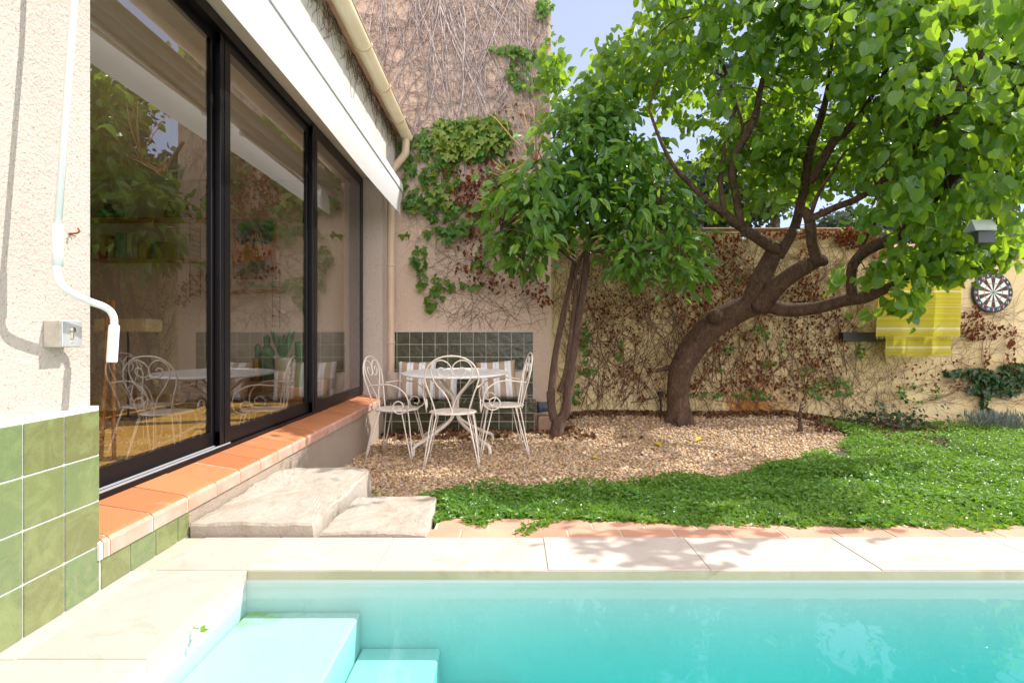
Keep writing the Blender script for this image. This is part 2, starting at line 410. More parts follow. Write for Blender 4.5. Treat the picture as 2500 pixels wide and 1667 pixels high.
def fabricmat(name, col, trans=.35, bs=.2):
    m, t, o = newmat(name); p = prin(t, None, col, .85, bump(t, noise(t, 300, 2), bs, .001), .2)
    tr = t.nodes.new('ShaderNodeBsdfTranslucent'); tr.inputs[0].default_value = (*col, 1)
    x = t.nodes.new('ShaderNodeMixShader'); x.inputs[0].default_value = trans
    t.links.new(p.outputs[0], x.inputs[1]); t.links.new(tr.outputs[0], x.inputs[2]); t.links.new(x.outputs[0], o.inputs[0]); return m
M['canvas'] = fabricmat('white_canvas', (.86, .85, .83), .36)
M['gutter'] = simple('cream_gutter', (.66, .52, .33), (.74, .62, .44), 3, .35, .05, 30, spec=.5)
M['pipe'] = simple('beige_pipe', (.58, .43, .30), (.64, .50, .36), 3, .45)
M['bark'] = None
def barkmat(name, a, b, c):
    m, t, o = newmat(name); g = t.nodes.new('ShaderNodeNewGeometry'); g.name = 'GEO'
    mp = t.nodes.new('ShaderNodeMapping'); mp.inputs['Scale'].default_value = (1, 1, .25); t.links.new(g.outputs['Position'], mp.inputs[0])
    n = noise(t, 38, 8, .7, mp.outputs[0], 1.5); n = mth(t, 'ADD', mth(t, 'MULTIPLY', n, .7), mth(t, 'MULTIPLY', noise(t, 9, 5, .6), .3))
    col = ramp(t, n, [(.3, a), (.5, b), (.72, c)])
    prin(t, o, col, .9, bump(t, mth(t, 'ADD', n, mth(t, 'MULTIPLY', noise(t, 110, 4), .3)), 1.0, .045), .2); return m
M['bark'] = barkmat('rough_bark', (.025, .014, .01), (.12, .075, .05), (.26, .18, .13))
M['bark2'] = barkmat('smooth_bark', (.07, .04, .028), (.15, .095, .07), (.24, .17, .13))
M['twig_grey'] = simple('grey_vine_twig', (.30, .25, .23), (.52, .47, .45), 20, .85, var=.9)
M['twig_fine'] = simple('fine_grey_brown_twig', (.15, .11, .095), (.26, .205, .18), 20, .85, var=.6)
M['twig_brown'] = simple('brown_vine_twig', (.12, .06, .04), (.22, .12, .08), 20, .85, var=.6)
M['twig_tan'] = simple('dry_tan_twig', (.50, .27, .12), (.60, .38, .2), 20, .85)
M['heart'] = leafmat('redbud_leaf', [(0, (.03, .105, .02)), (.5, (.068, .19, .026)), (.93, (.12, .27, .03)), (1, (.36, .42, .04))], .54, .30, .6, (.56, .80, .03))
M['citrus'] = leafmat('citrus_leaf', [(0, (.028, .11, .026)), (.6, (.075, .215, .032)), (.94, (.18, .34, .035)), (1, (.36, .40, .04))], .42, .26, .6, (.48, .72, .03))
M['ivy'] = leafmat('vine_leaf', [(0, (.05, .15, .03)), (.6, (.10, .24, .035)), (1, (.26, .34, .05))], .35, .45, .4, (.3, .5, .03))
M['ivy_dk'] = leafmat('dark_ivy_leaf', [(0, (.02, .06, .02)), (.6, (.035, .10, .025)), (1, (.07, .15, .03))], .25, .4, .5)
M['dry'] = leafmat('dry_red_leaf', [(0, (.10, .04, .02)), (.5, (.26, .085, .035)), (1, (.42, .15, .05))], .3, .8, .2)
M['litter'] = leafmat('brown_litter', [(0, (.10, .05, .03)), (.5, (.20, .10, .05)), (1, (.34, .19, .10))], .15, .85, .2)
M['clover'] = leafmat('clover_leaf', [(0, (.06, .18, .025)), (.6, (.11, .28, .035)), (1, (.19, .38, .05))], .42, .36, .55, (.32, .55, .02))
M['conifer'] = leafmat('conifer_needles', [(0, (.04, .075, .045)), (1, (.10, .16, .085))], .2, .6, .3)
M['flower'] = leafmat('mixed_flowers', [(0, (.10, .2, .03)), (.5, (.35, .40, .05)), (.8, (.6, .25, .05)), (1, (.5, .1, .35))], .4, .6, .3)
M['lavender'] = leafmat('lavender_leaf', [(0, (.16, .2, .17)), (1, (.3, .36, .32))], .2, .7, .2)
M['yellow_leaf'] = leafmat('yellow_fallen_leaf', [(0, (.75, .50, .02)), (1, (.85, .65, .08))], .3, .5, .3)
M['petal'] = simple('daisy_petal', (.8, .78, .76), None, 6, .6)
M['soil'] = simple('dark_soil', (.05, .04, .02), (.10, .09, .04), 12, .95, .6, 60, .02)
M['field'] = simple('dry_field', (.16, .17, .08), (.25, .22, .13), 1, .95)
def pebblemat():
    m, t, o = newmat('river_pebble')
    col = ramp(t, attr(t), [(0, (.21, .13, .07)), (.3, (.40, .26, .13)), (.6, (.54, .38, .20)), (.8, (.66, .54, .37)), (.93, (.26, .25, .25)), (1, (.42, .22, .13))])
    col = mixc(t, mth(t, 'MULTIPLY', noise(t, 90, 3), .4), col, (.42, .28, .16))
    prin(t, o, col, .6, None, .4); return m
M['pebble'] = pebblemat()
M['gravel_bed'] = simple('gravel_bed', (.20, .14, .09), (.38, .28, .18), 60, .95, .8, 90, .01)
M['glass'] = glassy('window_glass', .30, (.90, .89, .83))
M['bulb'] = glassy('bulb_glass', .5, (.95, .95, .95))
def wave(t):
    return bump(t, noise(t, 2.6, 3, .5, dist=.5), .11, .03)
M['water'] = glassy('pool_water', .055, (.97, 1, 1), wave, ((.012, .885, .89), 1.3))
def woodfloor():
    m, t, o = newmat('oak_floor')
    b = t.nodes.new('ShaderNodeTexBrick'); b.inputs['Scale'].default_value = 1; b.inputs['Brick Width'].default_value = .5; b.inputs['Row Height'].default_value = .09
    b.inputs['Mortar Size'].default_value = .002; b.inputs['Color1'].default_value = (.62, .36, .08, 1); b.inputs['Color2'].default_value = (.74, .46, .13, 1); b.inputs['Mortar'].default_value = (.2, .1, .03, 1)
    g = t.nodes.new('ShaderNodeNewGeometry'); g.name = 'GEO'; t.links.new(g.outputs['Position'], b.inputs['Vector'])
    col = mixc(t, mth(t, 'MULTIPLY', noise(t, 18, 5), .4), b.outputs[0], (.42, .2, .05)); prin(t, o, col, .4, None, .4); return m
M['oak'] = woodfloor()
M['wood'] = simple('orange_wood', (.50, .24, .07), (.40, .18, .05), 14, .5)
M['room'] = simple('room_paint', (.62, .56, .47), (.68, .62, .52), 3, .9)
def flat(name, c, rough=.6): return simple(name, c, None, 6, rough)
M['blk'] = flat('matt_black', (.02, .02, .022), .5)

# ------------------------------------------------------------ ground
mb = MB(); mb.cm = 0
nx, ny = 90, 60; xs = np.linspace(-1.6, 8.5, nx); ys = np.linspace(2.40, 6.95, ny)
grid = [[mb.V(x, y, ground(x, y) - .012) for x in xs] for y in ys]
for j in range(ny - 1):
    for i in range(nx - 1): mb.Fc([grid[j][i], grid[j][i + 1], grid[j + 1][i + 1], grid[j + 1][i]])
mb.cm = 1
for q in (((-400, 6.95), (400, 6.95), (400, 900), (-400, 900)), ((8.5, -400), (400, -400), (400, 6.95), (8.5, 6.95)), ((-400, -400), (8.5, -400), (8.5, -5), (-400, -5)), ((-400, -5), (-1.6, -5), (-1.6, 6.95), (-400, 6.95))):
    mb.poly([(x, y, -.02) for x, y in q])
tag(mb.build('ground', [M['soil'], M['field']]), kind='structure')

# gravel boundary in display coordinates
GB = [(840, 1138), (900, 1140), (960, 1135), (1080, 1124), (1240, 1116), (1400, 1112), (1520, 1108), (1620, 1100), (1720, 1082), (1800, 1062), (1880, 1040), (1935, 1018), (1950, 1000), (1915, 980), (1860, 962)]
GB = [(x, y + (21 if x < 1450 else 13 if x < 1700 else 5)) for x, y in GB]
GBW = [(G(x, y).x, G(x, y).y) for x, y in GB]
def in_gravel(x, y):
    if y > 6.88: return False
    poly = [(-1.6, 3.2), (-1.1, 3.35)] + GBW + [(GBW[-1][0] - .3, 6.95), (-1.6, 6.95)]
    return pip(poly, x, y)
gp = [(-1.45, 3.3)] + GBW + [(GBW[-1][0] - .2, 6.93), (-1.45, 6.93)]
# pebbles
P = []
tries = 0
while len(P) < 38000 and tries < 400000:
    tries += 1
    x = random.uniform(-1.42, 3.6); y = random.uniform(3.2, 6.9)
    if random.random() < (y - 4.6) * .25: continue
    if in_gravel(x + random.gauss(0, .03), y + random.gauss(0, .03)): P.append((x, y, ground(x, y) + random.uniform(-.012, .008)))
P = np.array(P); N = len(P)
s_ = rng.uniform(.009, .017, (N, 1)) * rng.uniform(.75, 1.25, (N, 3)); s_[:, 2] *= .65
ang = rng.uniform(0, 6.28, N); tilt = rng.normal(0, .35, (N, 2))
t_ = np.stack([np.cos(ang), np.sin(ang), tilt[:, 0]], 1); n_ = np.stack([tilt[:, 0] * .5, tilt[:, 1], np.ones(N)], 1)
tag(scatter('gravel', ICO_V, ICO_F, P, frames(t_, n_), s_, rng.random(N), M['pebble'], smooth=True), 'golden river pebbles spread under the table and trees', 'gravel', kind='stuff')
mb = MB()
for j in range(ny - 1):
    for i in range(nx - 1):
        if in_gravel((xs[i] + xs[i + 1]) / 2, (ys[j] + ys[j + 1]) / 2):
            mb.poly([(x, y, ground(x, y) - .006) for x, y in ((xs[i], ys[j]), (xs[i + 1], ys[j]), (xs[i + 1], ys[j + 1]), (xs[i], ys[j + 1]))])
tag(mb.build('gravel_bed', M['gravel_bed']), kind='structure')

# terracotta paving strip behind the coping
mb = MB(); mb.cm = 1; mb.box(-.35, 6.5, 2.40, 2.70, .02, .1995)
mb.cm = 0
for r in range(2):
    y0 = 2.403 + r * .155; x = -.36 + (.12 if r % 2 else 0) - .1
    while x < 6.4:
        w = .235; mb.cr = random.random(); mb.box(x + .004, x + w - .004, y0 + .004, y0 + .151, .17, .202 + random.uniform(-.001, .001), .002); x += w
tag(mb.build('terracotta_paving', [M['paver'], M['joint']]), kind='structure')

# coping
ZC = .22
def slab(mb, x0, x1, y0, y1, z0=.185, z1=ZC):
    mb.cr = random.random(); mb.box(x0 + .0015, x1 - .0015, y0 + .0015, y1 - .0015, z0, z1 + random.uniform(-.0012, .0012), .0018)
mb = MB()
y0, y1 = 2.061, 2.398
x = -.97
for w in (.47, .63, .59, .62, .66, .6, .6, .6, .6): slab(mb, x, x + w, y0, y1); x += w
slab(mb, -1.29, -.972, y0 + .0, y1); slab(mb, -1.42, -1.292, y0, y1, z1=.217)
for k in range(7): slab(mb, -1.30, -.957, y0 - .57 * (k + 1), y0 - .57 * k)
for k in range(7): slab(mb, -1.42, -1.302, y0 - .57 * (k + 1), y0 - .57 * k, z1=.218)
mb.box(-1.42, -.985, -2, 2.39, .0, .184); mb.box(-.985, 6, 2.09, 2.39, .0, .184)
mb.cm = 1; mb.box(-.955, 6, 2.0585, 2.07, .1865, .2155)  # thin added strip, its dark colour paints the shade on the coping face
mb.cm = 2; mb.box(-1.42, 6, 2.063, 2.396, .184, .2165); mb.box(-1.42, -.96, -2, 2.0625, .184, .2155)
tag(mb.build('pool_coping', [M['coping'], M['coping_face_shade'], M['joint']]), kind='structure')
# basin, steps, water
BX, BY = -.965, 2.073
mb = MB()
mb.poly([(BX, BY, .184), (6, BY, .184), (6, BY, -1.0), (BX, BY, -1.0)])
mb.poly([(BX, -4, .184), (BX, BY, .184), (BX, BY, -1.0), (BX, -4, -1.0)])
mb.poly([(6, BY, .184), (6, -4, .184), (6, -4, -1.0), (6, BY, -1.0)])
mb.poly([(6, -4, .184), (BX, -4, .184), (BX, -4, -1.0), (6, -4, -1.0)])
mb.poly([(BX, -4, -.999), (6, -4, -.999), (6, BY, -.999), (BX, BY, -.999)])
tag(mb.build('pool_basin', M['basin']), kind='structure')
mb = MB(); mb.box(BX + .003, -.55, .3, BY - .003, -.99, .065, .008); mb.box(-.548, -.26, .3, BY - .004, -.99, -.065, .008); mb.box(-.258, .04, .3, BY - .005, -.99, -.2, .012)
tag(mb.build('pool_steps', M['step']), kind='structure')
mb = MB(); mb.cs = False; mb.box(BX - .03, 6.03, -4.03, BY + .015, -1.03, .168)
tag(mb.build('water', M['water']), kind='structure')
mb = MB(); mb.box(-2, 8.4, -5, -4.02, -.02, .2); mb.box(6.01, 8.4, -4.02, 2.4, -.02, .2)
tag(mb.build('terrace', M['coping']), kind='structure')

# stone blocks
def rough_block(name, label, prof, z0, z1, seed, amp=.026):
    """prof: plan polygon (x,y) counter-clockwise"""
    from mathutils import noise as mn
    cx = sum(p[0] for p in prof) / len(prof); cy = sum(p[1] for p in prof) / len(prof)
    mb = MB(); mb.cs = False; n = 96; out = []
    per = [];
    for i in range(len(prof)):
        a = Vector(prof[i]); b = Vector(prof[(i + 1) % len(prof)]); k = max(2, int((b - a).length / .025))
        for j in range(k): per.append(a + (b - a) * j / k)
    n = len(per)
    def ring(s_in, z, flat=False):
        r = []
        for p in per:
            c = Vector((cx, cy)); q = p + (c - p).normalized() * s_in
            v = Vector((q.x, q.y, z)); d = mn.noise_vector(v * 5 + Vector((seed, 0, 0))) * amp + mn.noise_vector(v * 22) * amp * .4
            if flat: d.x *= .5; d.y *= .5
            r.append(mb.V(v + d))
        return r
    rings = [ring(0, z0), ring(-.004, z0 + (z1 - z0) * .35), ring(0, z0 + (z1 - z0) * .7), ring(.002, z1 - .012), ring(.010, z1 - .001)]
    for k in range(1, 14):
        f = k / 14
        r = []
        for p in per:
            q = p + (Vector((cx, cy)) - p) * (.05 + .95 * f)
            v = Vector((q.x, q.y, z1)); r.append(mb.V(v + Vector((0, 0, mn.noise(v * 6 + Vector((seed, 1, 0))) * amp * .8 + mn.noise(v * 25) * amp * .35))))
        rings.append(r)
    for a, b in zip(rings[:-1], rings[1:]):
        for k in range(n): mb.Fc([a[k], a[(k + 1) % n], b[(k + 1) % n], b[k]])
    mb.Fc(rings[-1])
    o = mb.build(name, M['rough_stone'], loc=(cx, cy, z0)); return tag(o, label, 'stone block', 'limestone step blocks under the window')
rough_block('stone_block', 'taller rough cream limestone block against the wall below the terracotta sill', [(-1.37, 2.42), (-.845, 2.415), (-.84, 2.9), (-.84, 3.38), (-.98, 3.50), (-1.40, 3.46)], .0, .272, 3.1, .014)
rough_block('stone_block', 'lower rough cream limestone step at the pool edge, in front of the taller block', [(-.825, 2.415), (-.365, 2.412), (-.37, 2.7), (-.385, 2.94), (-.44, 2.99), (-.80, 2.96)], .0, .236, 9.4, .012)

# ------------------------------------------------------------ house
house = thing('house', 'cream rendered house with green tiled base and large black sliding windows', 'house', (-1.5, 3, 0))
mb = MB(True)
mb.box(-1.36, -1.78, -4, 1.875, -.05, 2.84)
mb.cm = 0; mb.box(-1.348, -1.70, 2.44, 6.35, -.1, .315)
mb.box(-1.70, -1.78, 1.875, 6.35, -.1, .425)
mb.box(-1.346, -1.78, 6.352, 6.752, -.1, 2.84)
mb.build('wall', M['stucco_l'], house)
mb = MB(True); mb.box(-1.344, -1.5, 2.435, 6.349, -.12, .3235); mb.build('plinth', M['plinth'], house)
mb = MB(True); mb.box(-1.27, -1.9, -4, 6.75, 2.842, 3.45); mb.build('upper_wall', M['white_paint'], house)
mb = MB(True); mb.box(-1.275, -1.56, 1.88, 6.33, 2.832, 2.841); mb.build('soffit', simple('beige_soffit', (.66, .56, .44), None, 5, .8), house)
# tile cladding of the near wall
mb = MB(True)
mb.cm = 1; mb.box(-1.3445, -1.50, -2.5, 1.893, .0, .834)
mb.box(-1.3445, -1.5, 1.894, 2.434, 0, .3235)
mb.cm = 0
for r in range(4):
    for k in range(26):
        y1_ = 1.891 - k * .1508; z0_ = .2185 + r * .1508; mb.cr = random.random()
        mb.box(-1.340, -1.349, y1_ - .1460, y1_, z0_ + .0025, z0_ + .1480, .0022)
for k in range(4):
    a = 1.900 + k * .15; b = min(a + .146, 2.432); mb.cr = random.random(); mb.box(-1.340, -1.349, a + .002, b, .2185, .322, .002)
mb.build('tile_cladding', [M['tile'], M['grout']], house)
# sill of terracotta tiles
mb = MB(True)
mb.cm = 1; mb.prism([(-1.333, .324), (-1.333, .377), (-1.352, .3915), (-1.565, .4275), (-1.565, .324)], 1.88, 6.349)
k = 0; y = 1.925 - .24
while y < 6.34:
    a = max(y + .0045, 1.896); b = min(y + .2355, 6.346); mb.cr = random.random(); mb.cm = 0
    j = random.uniform(-.0015, .0015)
    pr = [(-1.562, .400), (-1.562, .430 + j), (-1.352, .3945 + j), (-1.338, .389), (-1.330, .376), (-1.330, .327), (-1.38, .327)]
    n = len(pr); A = [mb.V(p[0], a, p[1]) for p in pr]; B = [mb.V(p[0], b, p[1]) for p in pr]
    mb.Fc(A[::-1]); mb.Fc(B)
    for i in range(n):
        mb.cm = 2 if i in (3, 4) else 0
        mb.Fc([A[i], A[(i + 1) % n], B[(i + 1) % n], B[i]])
    y += .24
mb.build('window_sill', [M['terracotta'], M['grout'], M['terra_edge']], house)
# roof, eaves
mb = MB(True); mb.prism([(-1.17, 3.452), (-1.17, 3.50), (-3.6, 4.2), (-6.6, 3.5), (-6.6, 3.45)], -4, 6.75)
for k in range(44): 
    y = -3.9 + k * .245; mb.tube([(-1.30, y, 3.53), (-3.6, y, 4.22)], .085, 8, 1)
mb.build('roof', simple('roof_tile', (.42, .22, .13), (.5, .32, .2), 5, .85, .3), house)
# gutter
mb = MB(True)
def gut(mb, r0, r1, ya, yb, c=(-1.135, 3.437)):
    A = []; B = []; n = 14
    pr = [(c[0] + r0 * math.cos(math.pi + math.pi * k / n), c[1] + r0 * math.sin(math.pi + math.pi * k / n)) for k in range(n + 1)]
    pr += [(c[0] + r1 * math.cos(2 * math.pi - math.pi * k / n), c[1] + r1 * math.sin(2 * math.pi - math.pi * k / n)) for k in range(n + 1)]
    A = [mb.V(x, ya, z) for x, z in pr]; B = [mb.V(x, yb, z) for x, z in pr]; m = len(pr); mb.cs = True
    for i in range(m): mb.Fc([A[i], A[(i + 1) % m], B[(i + 1) % m], B[i]])
    mb.cs = False
    for i in range(n): mb.Fc([A[i], A[i + 1], A[m - 2 - i], A[m - 1 - i]]); mb.Fc([B[i + 1], B[i], B[m - 1 - i], B[m - 2 - i]])
gut(mb, .068, .063, -4, 6.70)
mb.tube([(-1.067, -4, 3.442), (-1.067, 6.70, 3.442)], .008, 8, 1)
mb.cs = False; mb.lathe((-1.135, 6.70, 3.437), [(.066, 0), (.066, .006)], 20, True, 'y')
gt = mb.build('gutter', M['gutter'], house)
for y in (.8, 1.56, 2.33, 3.09, 3.85, 4.61, 5.37, 6.14, 6.72):
    m2 = MB(True); gut(m2, .080, .0685, y - .03, y + .0); m2.build('gutter_bracket', M['gutter'], gt)
mb = MB(True)
mb.tube([(-1.135, 6.64, 3.38), (-1.135, 6.64, 3.28), (-1.15, 6.645, 3.19), (-1.24, 6.65, 3.08), (-1.305, 6.65, 2.98), (-1.31, 6.65, 2.85), (-1.31, 6.65, 2.0), (-1.31, 6.65, .36)], .046, 14, 5)
dp = mb.build('downpipe', M['pipe'], house)
for z in (1.0, 1.9, 2.7):
    m2 = MB(True); m2.lathe((-1.31, 6.65, z), [(.050, -.012), (.052, -.01), (.052, .01), (.050, .012)], 16); m2.build('pipe_clamp', M['pipe'], dp)
m2 = MB(True)
for k in range(420):
    y = random.uniform(1.2, 6.7); z = random.uniform(3.36, 3.45); m2.cr = random.random(); pp_ = [(-1.262, y, z)]
    a = random.choice([0, 3.14, -1.0, -2.1]) + random.gauss(0, .3); st_ = random.uniform(.02, .05)
    for q in range(random.randint(3, 8)): a += random.gauss(0, .35); y += math.cos(a) * st_; z = min(3.447, z + math.sin(a) * st_); pp_.append((-1.264 + random.uniform(0, .012), y, z))
    m2.tube(pp_, random.uniform(.0012, .003), 3, 1, False)
m2.build('dry_creeper', M['twig_brown'], house)
# window frame and sliding panels
mb = MB(True)
mb.box(-1.56, -1.70, 1.5, 6.348, .405, .437); 
for x in (-1.585, -1.62, -1.66): mb.box(x - .004, x + .004, 1.5, 6.34, .437, .449)
mb.box(-1.563, -1.70, 1.5, 6.348, 2.77, 2.831); mb.box(-1.566, -1.70, 6.305, 6.346, .437, 2.77); mb.box(-1.562, -1.572, 1.5, 6.3, .437, .452)
wf = mb.build('window_frame', M['black_alu'], house)
mb = MB(True)
for x in (-1.583, -1.617): mb.box(x - .004, x + .004, 1.6, 3.3 if x > -1.60 else 3.2, .449, .456)
mb.build('track', M['track'], wf)
for (x, ya, yb, wa, wb) in ((-1.635, 1.60, 3.26, .08, .10), (-1.60, 3.19, 4.70, .12, .11), (-1.567, 4.64, 6.31, .12, .12)):
    p = MB(True); t2 = .016
    p.box(x - t2, x + t2, ya, yb, .452, .535, .003); p.box(x - t2, x + t2, ya, yb, 2.715, 2.80)
    p.box(x - t2 - .001, x + t2 + .001, ya, ya + wa, .4525, 2.79, .003); p.box(x - t2 - .001, x + t2 + .001, yb - wb, yb, .4525, 2.79, .003)
    p.box(x + t2 + .001, x + t2 + .004, ya + .045, ya + .05, .46, 2.76)
    po = p.build('sliding_panel', M['black_alu'], house)
    xg = x + .013; g = MB(True); g.poly([(xg, ya + wa, .53), (xg, yb - wb, .53), (xg, yb - wb, 2.72), (xg, ya + wa, 2.72)]); g.build('pane', M['glass'], po)
for (x, y) in ((-1.60, 3.28), (-1.565, 4.72)):
    m2 = MB(True); m2.tube([(x, y, .455), (x, y, .50), (x, y + .004, .512), (x, y + .018, .512), (x, y + .022, .50), (x, y + .022, .455)], .004, 6, 3); m2.build('catch', M['track'], house)
# room
mb = MB(True)
mb.box(-1.78, -6.5, -4, 6.70, .30, .405); rf = mb.build('room_floor', M['oak'], house)
mb = MB(True); mb.box(-1.785, -6.5, 6.55, 6.745, .405, 2.86); mb.box(-6.4, -6.5, -4, 6.549, .405, 2.86); mb.box(-1.785, -6.5, -4.1, -4.0, .405, 2.86)
mb.build('room_wall', M['room'], house)
mb = MB(True); mb.box(-1.785, -6.5, -4, 6.54, 2.865, 3.0); mb.build('ceiling', simple('ceiling_paint', (.7, .68, .63), None, 5, .9), house)
mb = MB(True); mb.box(-1.71, -2.02, 1.9, 6.5, .407, .413); mb.build('threshold', M['wood'], house)

# awning on the house
XA = 1.13
aw = thing('awning', 'white roll-up awning with hanging fabric valance above the windows', 'awning', (-1.2, 4, 2.6))
mb = MB(True); mb.box(-XA, -1.268, 1.2, 6.43, 2.735, 2.79, .006); mb.box(-XA + .004, -XA - .03, 1.2, 6.43, 2.695, 2.757, .006)
mb.build('cassette', M['white_metal'], aw)
mb = MB(True); mb.box(-XA + .010, -XA + .003, 1.2, 6.43, 2.682, 2.697, .002); mb.build('front_bar', M['plate_metal'], aw)
mb = MB(True); mb.tube([(-1.215, 1.25, 2.665), (-1.215, 6.38, 2.665)], .045, 18, 1); mb.build('fabric_roll', M['canvas'], aw)
mb = MB(True); mb.cs = True
ny_ = 90; cols = []
for i in range(ny_ + 1):
    y = 1.2 + 5.22 * i / ny_; col = []
    for j in range(7):
        f = j / 6; fl = .022 * sstep(.93, 1, i / ny_) * math.sin(f * math.pi)
        col.append((-XA + .002 + .004 * f * math.sin(y * 2.3) - .03 * f * f - fl, y, 2.69 - .245 * f + .006 * f * math.sin(y * .9)))
    cols.append([mb.V(p) for p in col])
for a, b in zip(cols[:-1], cols[1:]):
    for j in range(6): mb.Fc([a[j], b[j], b[j + 1], a[j + 1]])
mb.build('valance', M['canvas'], aw)
for (ya, yb, yc) in ((2.0, 3.9, 2.1), (6.1, 4.3, 6.0)):
    m2 = MB(True); m2.tube([(-1.25, ya, 2.62), (-1.21, yb, 2.6)], .017, 8, 1); m2.tube([(-1.21, yb, 2.6), (-1.165, yc, 2.62)], .014, 8, 1); m2.lathe((-1.21, yb, 2.6), [(.024, -.02), (.026, 0), (.024, .02)], 12); m2.build('folding_arm', M['white_metal'], aw)
XC = 1.24
def cp(px, py): v = HW(px, py, XC); return (v.x + SH * v.y, v.y, v.z)
mb = MB(True)
top = cp(170, 0); t2 = (top[0], top[1] + .03, 2.66)
mb.tube([t2, top, cp(132, 520)], .0095, 10, 1)
cr = mb.build('crank', M['white_metal'], aw)
m2 = MB(True); m2.tube([cp(132, 515), cp(131.5, 610)], .0135, 12, 1); m2.build('sleeve', M['white_metal'], cr)
m2 = MB(True); m2.tube([cp(131.5, 600), cp(131, 630), cp(145, 660), cp(195, 688), cp(240, 705), cp(258, 722), cp(262, 750), cp(259, 830)], .0108, 10, 5); m2.build('crank_arm', M['white_metal'], cr)
m2 = MB(True); m2.tube([cp(262, 747), cp(261.5, 752), cp(256.5, 829), cp(256.3, 832)], [.0145, .0155, .0155, .0145], 14, 1); m2.build('grip', M['white_metal'], cr)
# key switch box
ks = thing('key_switch', 'small square metal key switch box on the cream wall beside the crank', 'key switch', (-1.36 - .027, 1.72, 1.07))
mb = MB(True); mb.box(-1.308, -1.361, 1.683, 1.766, 1.031, 1.112, .003); mb.build('housing', simple('weathered_box', (.55, .50, .42), (.38, .33, .28), 30, .6, .2), ks)
mb = MB(True); mb.box(-1.304, -1.3085, 1.685, 1.764, 1.033, 1.110, .001); fp = mb.build('face_plate', M['plate_metal'], ks)
mb = MB(True); mb.tube([(-1.306, 1.722, 1.083), (-1.298, 1.722, 1.083)], .009, 14, 1); mb.box(-1.299, -1.306, 1.717, 1.727, 1.055, 1.083, .002); mb.build('lock_barrel', M['brass'], fp)
mb = MB(True); mb.tube([(-1.306, 1.722, 1.046), (-1.302, 1.722, 1.046)], .003, 8, 1); mb.build('screw', M['brass'], fp)
mb = MB(True); mb.tube([(-1.362, 1.785, 1.385), (-1.335, 1.785, 1.387), (-1.328, 1.785, 1.395), (-1.333, 1.785, 1.402)], .003, 6, 3); mb.tube([(-1.362, 1.78, 1.384), (-1.35, 1.80, 1.380)], .002, 6, 1)
tag(mb.build('hook', M['rust'], loc=(-1.388, 1.785, 1.385)), 'tiny rusty hook in the cream wall near the window corner', 'hook')

# ------------------------------------------------------------ room contents
YE = 6.55
def rp(px, py, d=6.54): return W(px, py, d)
for (x0, x1, py, lab) in ((150, 500, 509, 'upper wooden wall shelf with bottles and jars behind the glass'), (150, 500, 600, 'lower wooden wall shelf with a row of books behind the glass'), (525, 655, 669, 'small wooden wall shelf below the framed poster')):
    a = rp(x0, py); b = rp(x1, py)
    th = thing('wall_shelf', lab, 'shelf', (a + b) / 2)
    mb = MB(); mb.box(a.x, b.x, 6.32, 6.548, a.z - .02, a.z, .002); mb.build('board', M['wood'], th)
    for q in ((x0 + 60, x1 - 40) if x1 - x0 > 200 else (x1 - 12,)):
        w_ = rp(q, py); lad = MB()
        for yy in (6.33, 6.54): lad.tube([(w_.x, yy, w_.z - .42), (w_.x, yy, w_.z + .26)], .003, 5, 1)
        for k in range(12): lad.tube([(w_.x, 6.33, w_.z - .4 + k * .055), (w_.x, 6.54, w_.z - .4 + k * .055)], .0022, 5, 1)
        lad.build('wire_bracket', M['blk'], th)
bc = [(.28, .07, .05), (.34, .22, .09), (.12, .25, .21), (.2, .30, .24), (.45, .43, .34), (.42, .40, .31), (.42, .34, .10), (.12, .17, .22), (.30, .20, .09)]
bn = ['dark red', 'ochre', 'teal', 'sea green', 'cream', 'pale yellow', 'mustard', 'slate blue', 'brown']
for i, (px, w, h, ti) in enumerate(((262, 14, 62, 0), (280, 12, 48, 0), (297, 10, 66, 0), (309, 12, 64, 0), (322, 11, 60, 0), (334, 9, 62, 0), (352, 16, 42, 0), (368, 12, 44, .3), (396, 30, 42, 0))):
    b = rp(px, 599); ww = w / F * 6.4; hh = h / F * 6.4 * .9
    mb = MB(); mb.box(-ww / 2, ww / 2, -.08, .08, 0, hh, .003)
    bk = mb.build('book', flat('book_cover', bc[i]), local=True); bk.location = (b.x + (.03 if ti else 0), 6.43, b.z + .001); bk.rotation_euler = (0, ti, 0)
    mb = MB(); mb.box(-ww / 2 + .003, ww / 2 - .003, -.075, .0795, hh - .003, hh + .001); 
    pg = mb.build('pages', flat('paper', (.6, .57, .5)), local=True); pg.parent = bk
    tag(bk, '%s book standing on the lower shelf%s' % (bn[i], ', leaning over' if ti else ''), 'book', 'books on the lower wall shelf')
for i, (px, w, h, c, sh, lab, cat) in enumerate(((264, 20, 34, (.03, .05, .04), 0, 'wide dark glass demijohn on the upper shelf', 'jar'), (288, 12, 26, (.03, .08, .1), 1, 'small dark blue bottle on the upper shelf', 'bottle'), (402, 9, 40, (.3, .1, .03), 1, 'tall orange brown bottle on the upper shelf', 'bottle'), (424, 11, 30, (.28, .16, .05), 1, 'amber round vase on the upper shelf', 'vase'), (444, 9, 34, (.28, .03, .05), 1, 'dark red bottle on the upper shelf', 'bottle'))):
    b = rp(px, 508); r = w / F * 6.4; h = h / F * 6.4
    mb = MB(); mb.lathe((b.x, 6.43, b.z + .001), [(r * .8, 0), (r, .1 * h), (r, .55 * h), (r * .45, .72 * h), (r * .35, .9 * h), (r * .42, h)], 16)
    tag(mb.build(cat.replace(' ', '_'), flat('glazed_' + cat, c, .15), loc=(b.x, 6.43, b.z)), lab, cat)
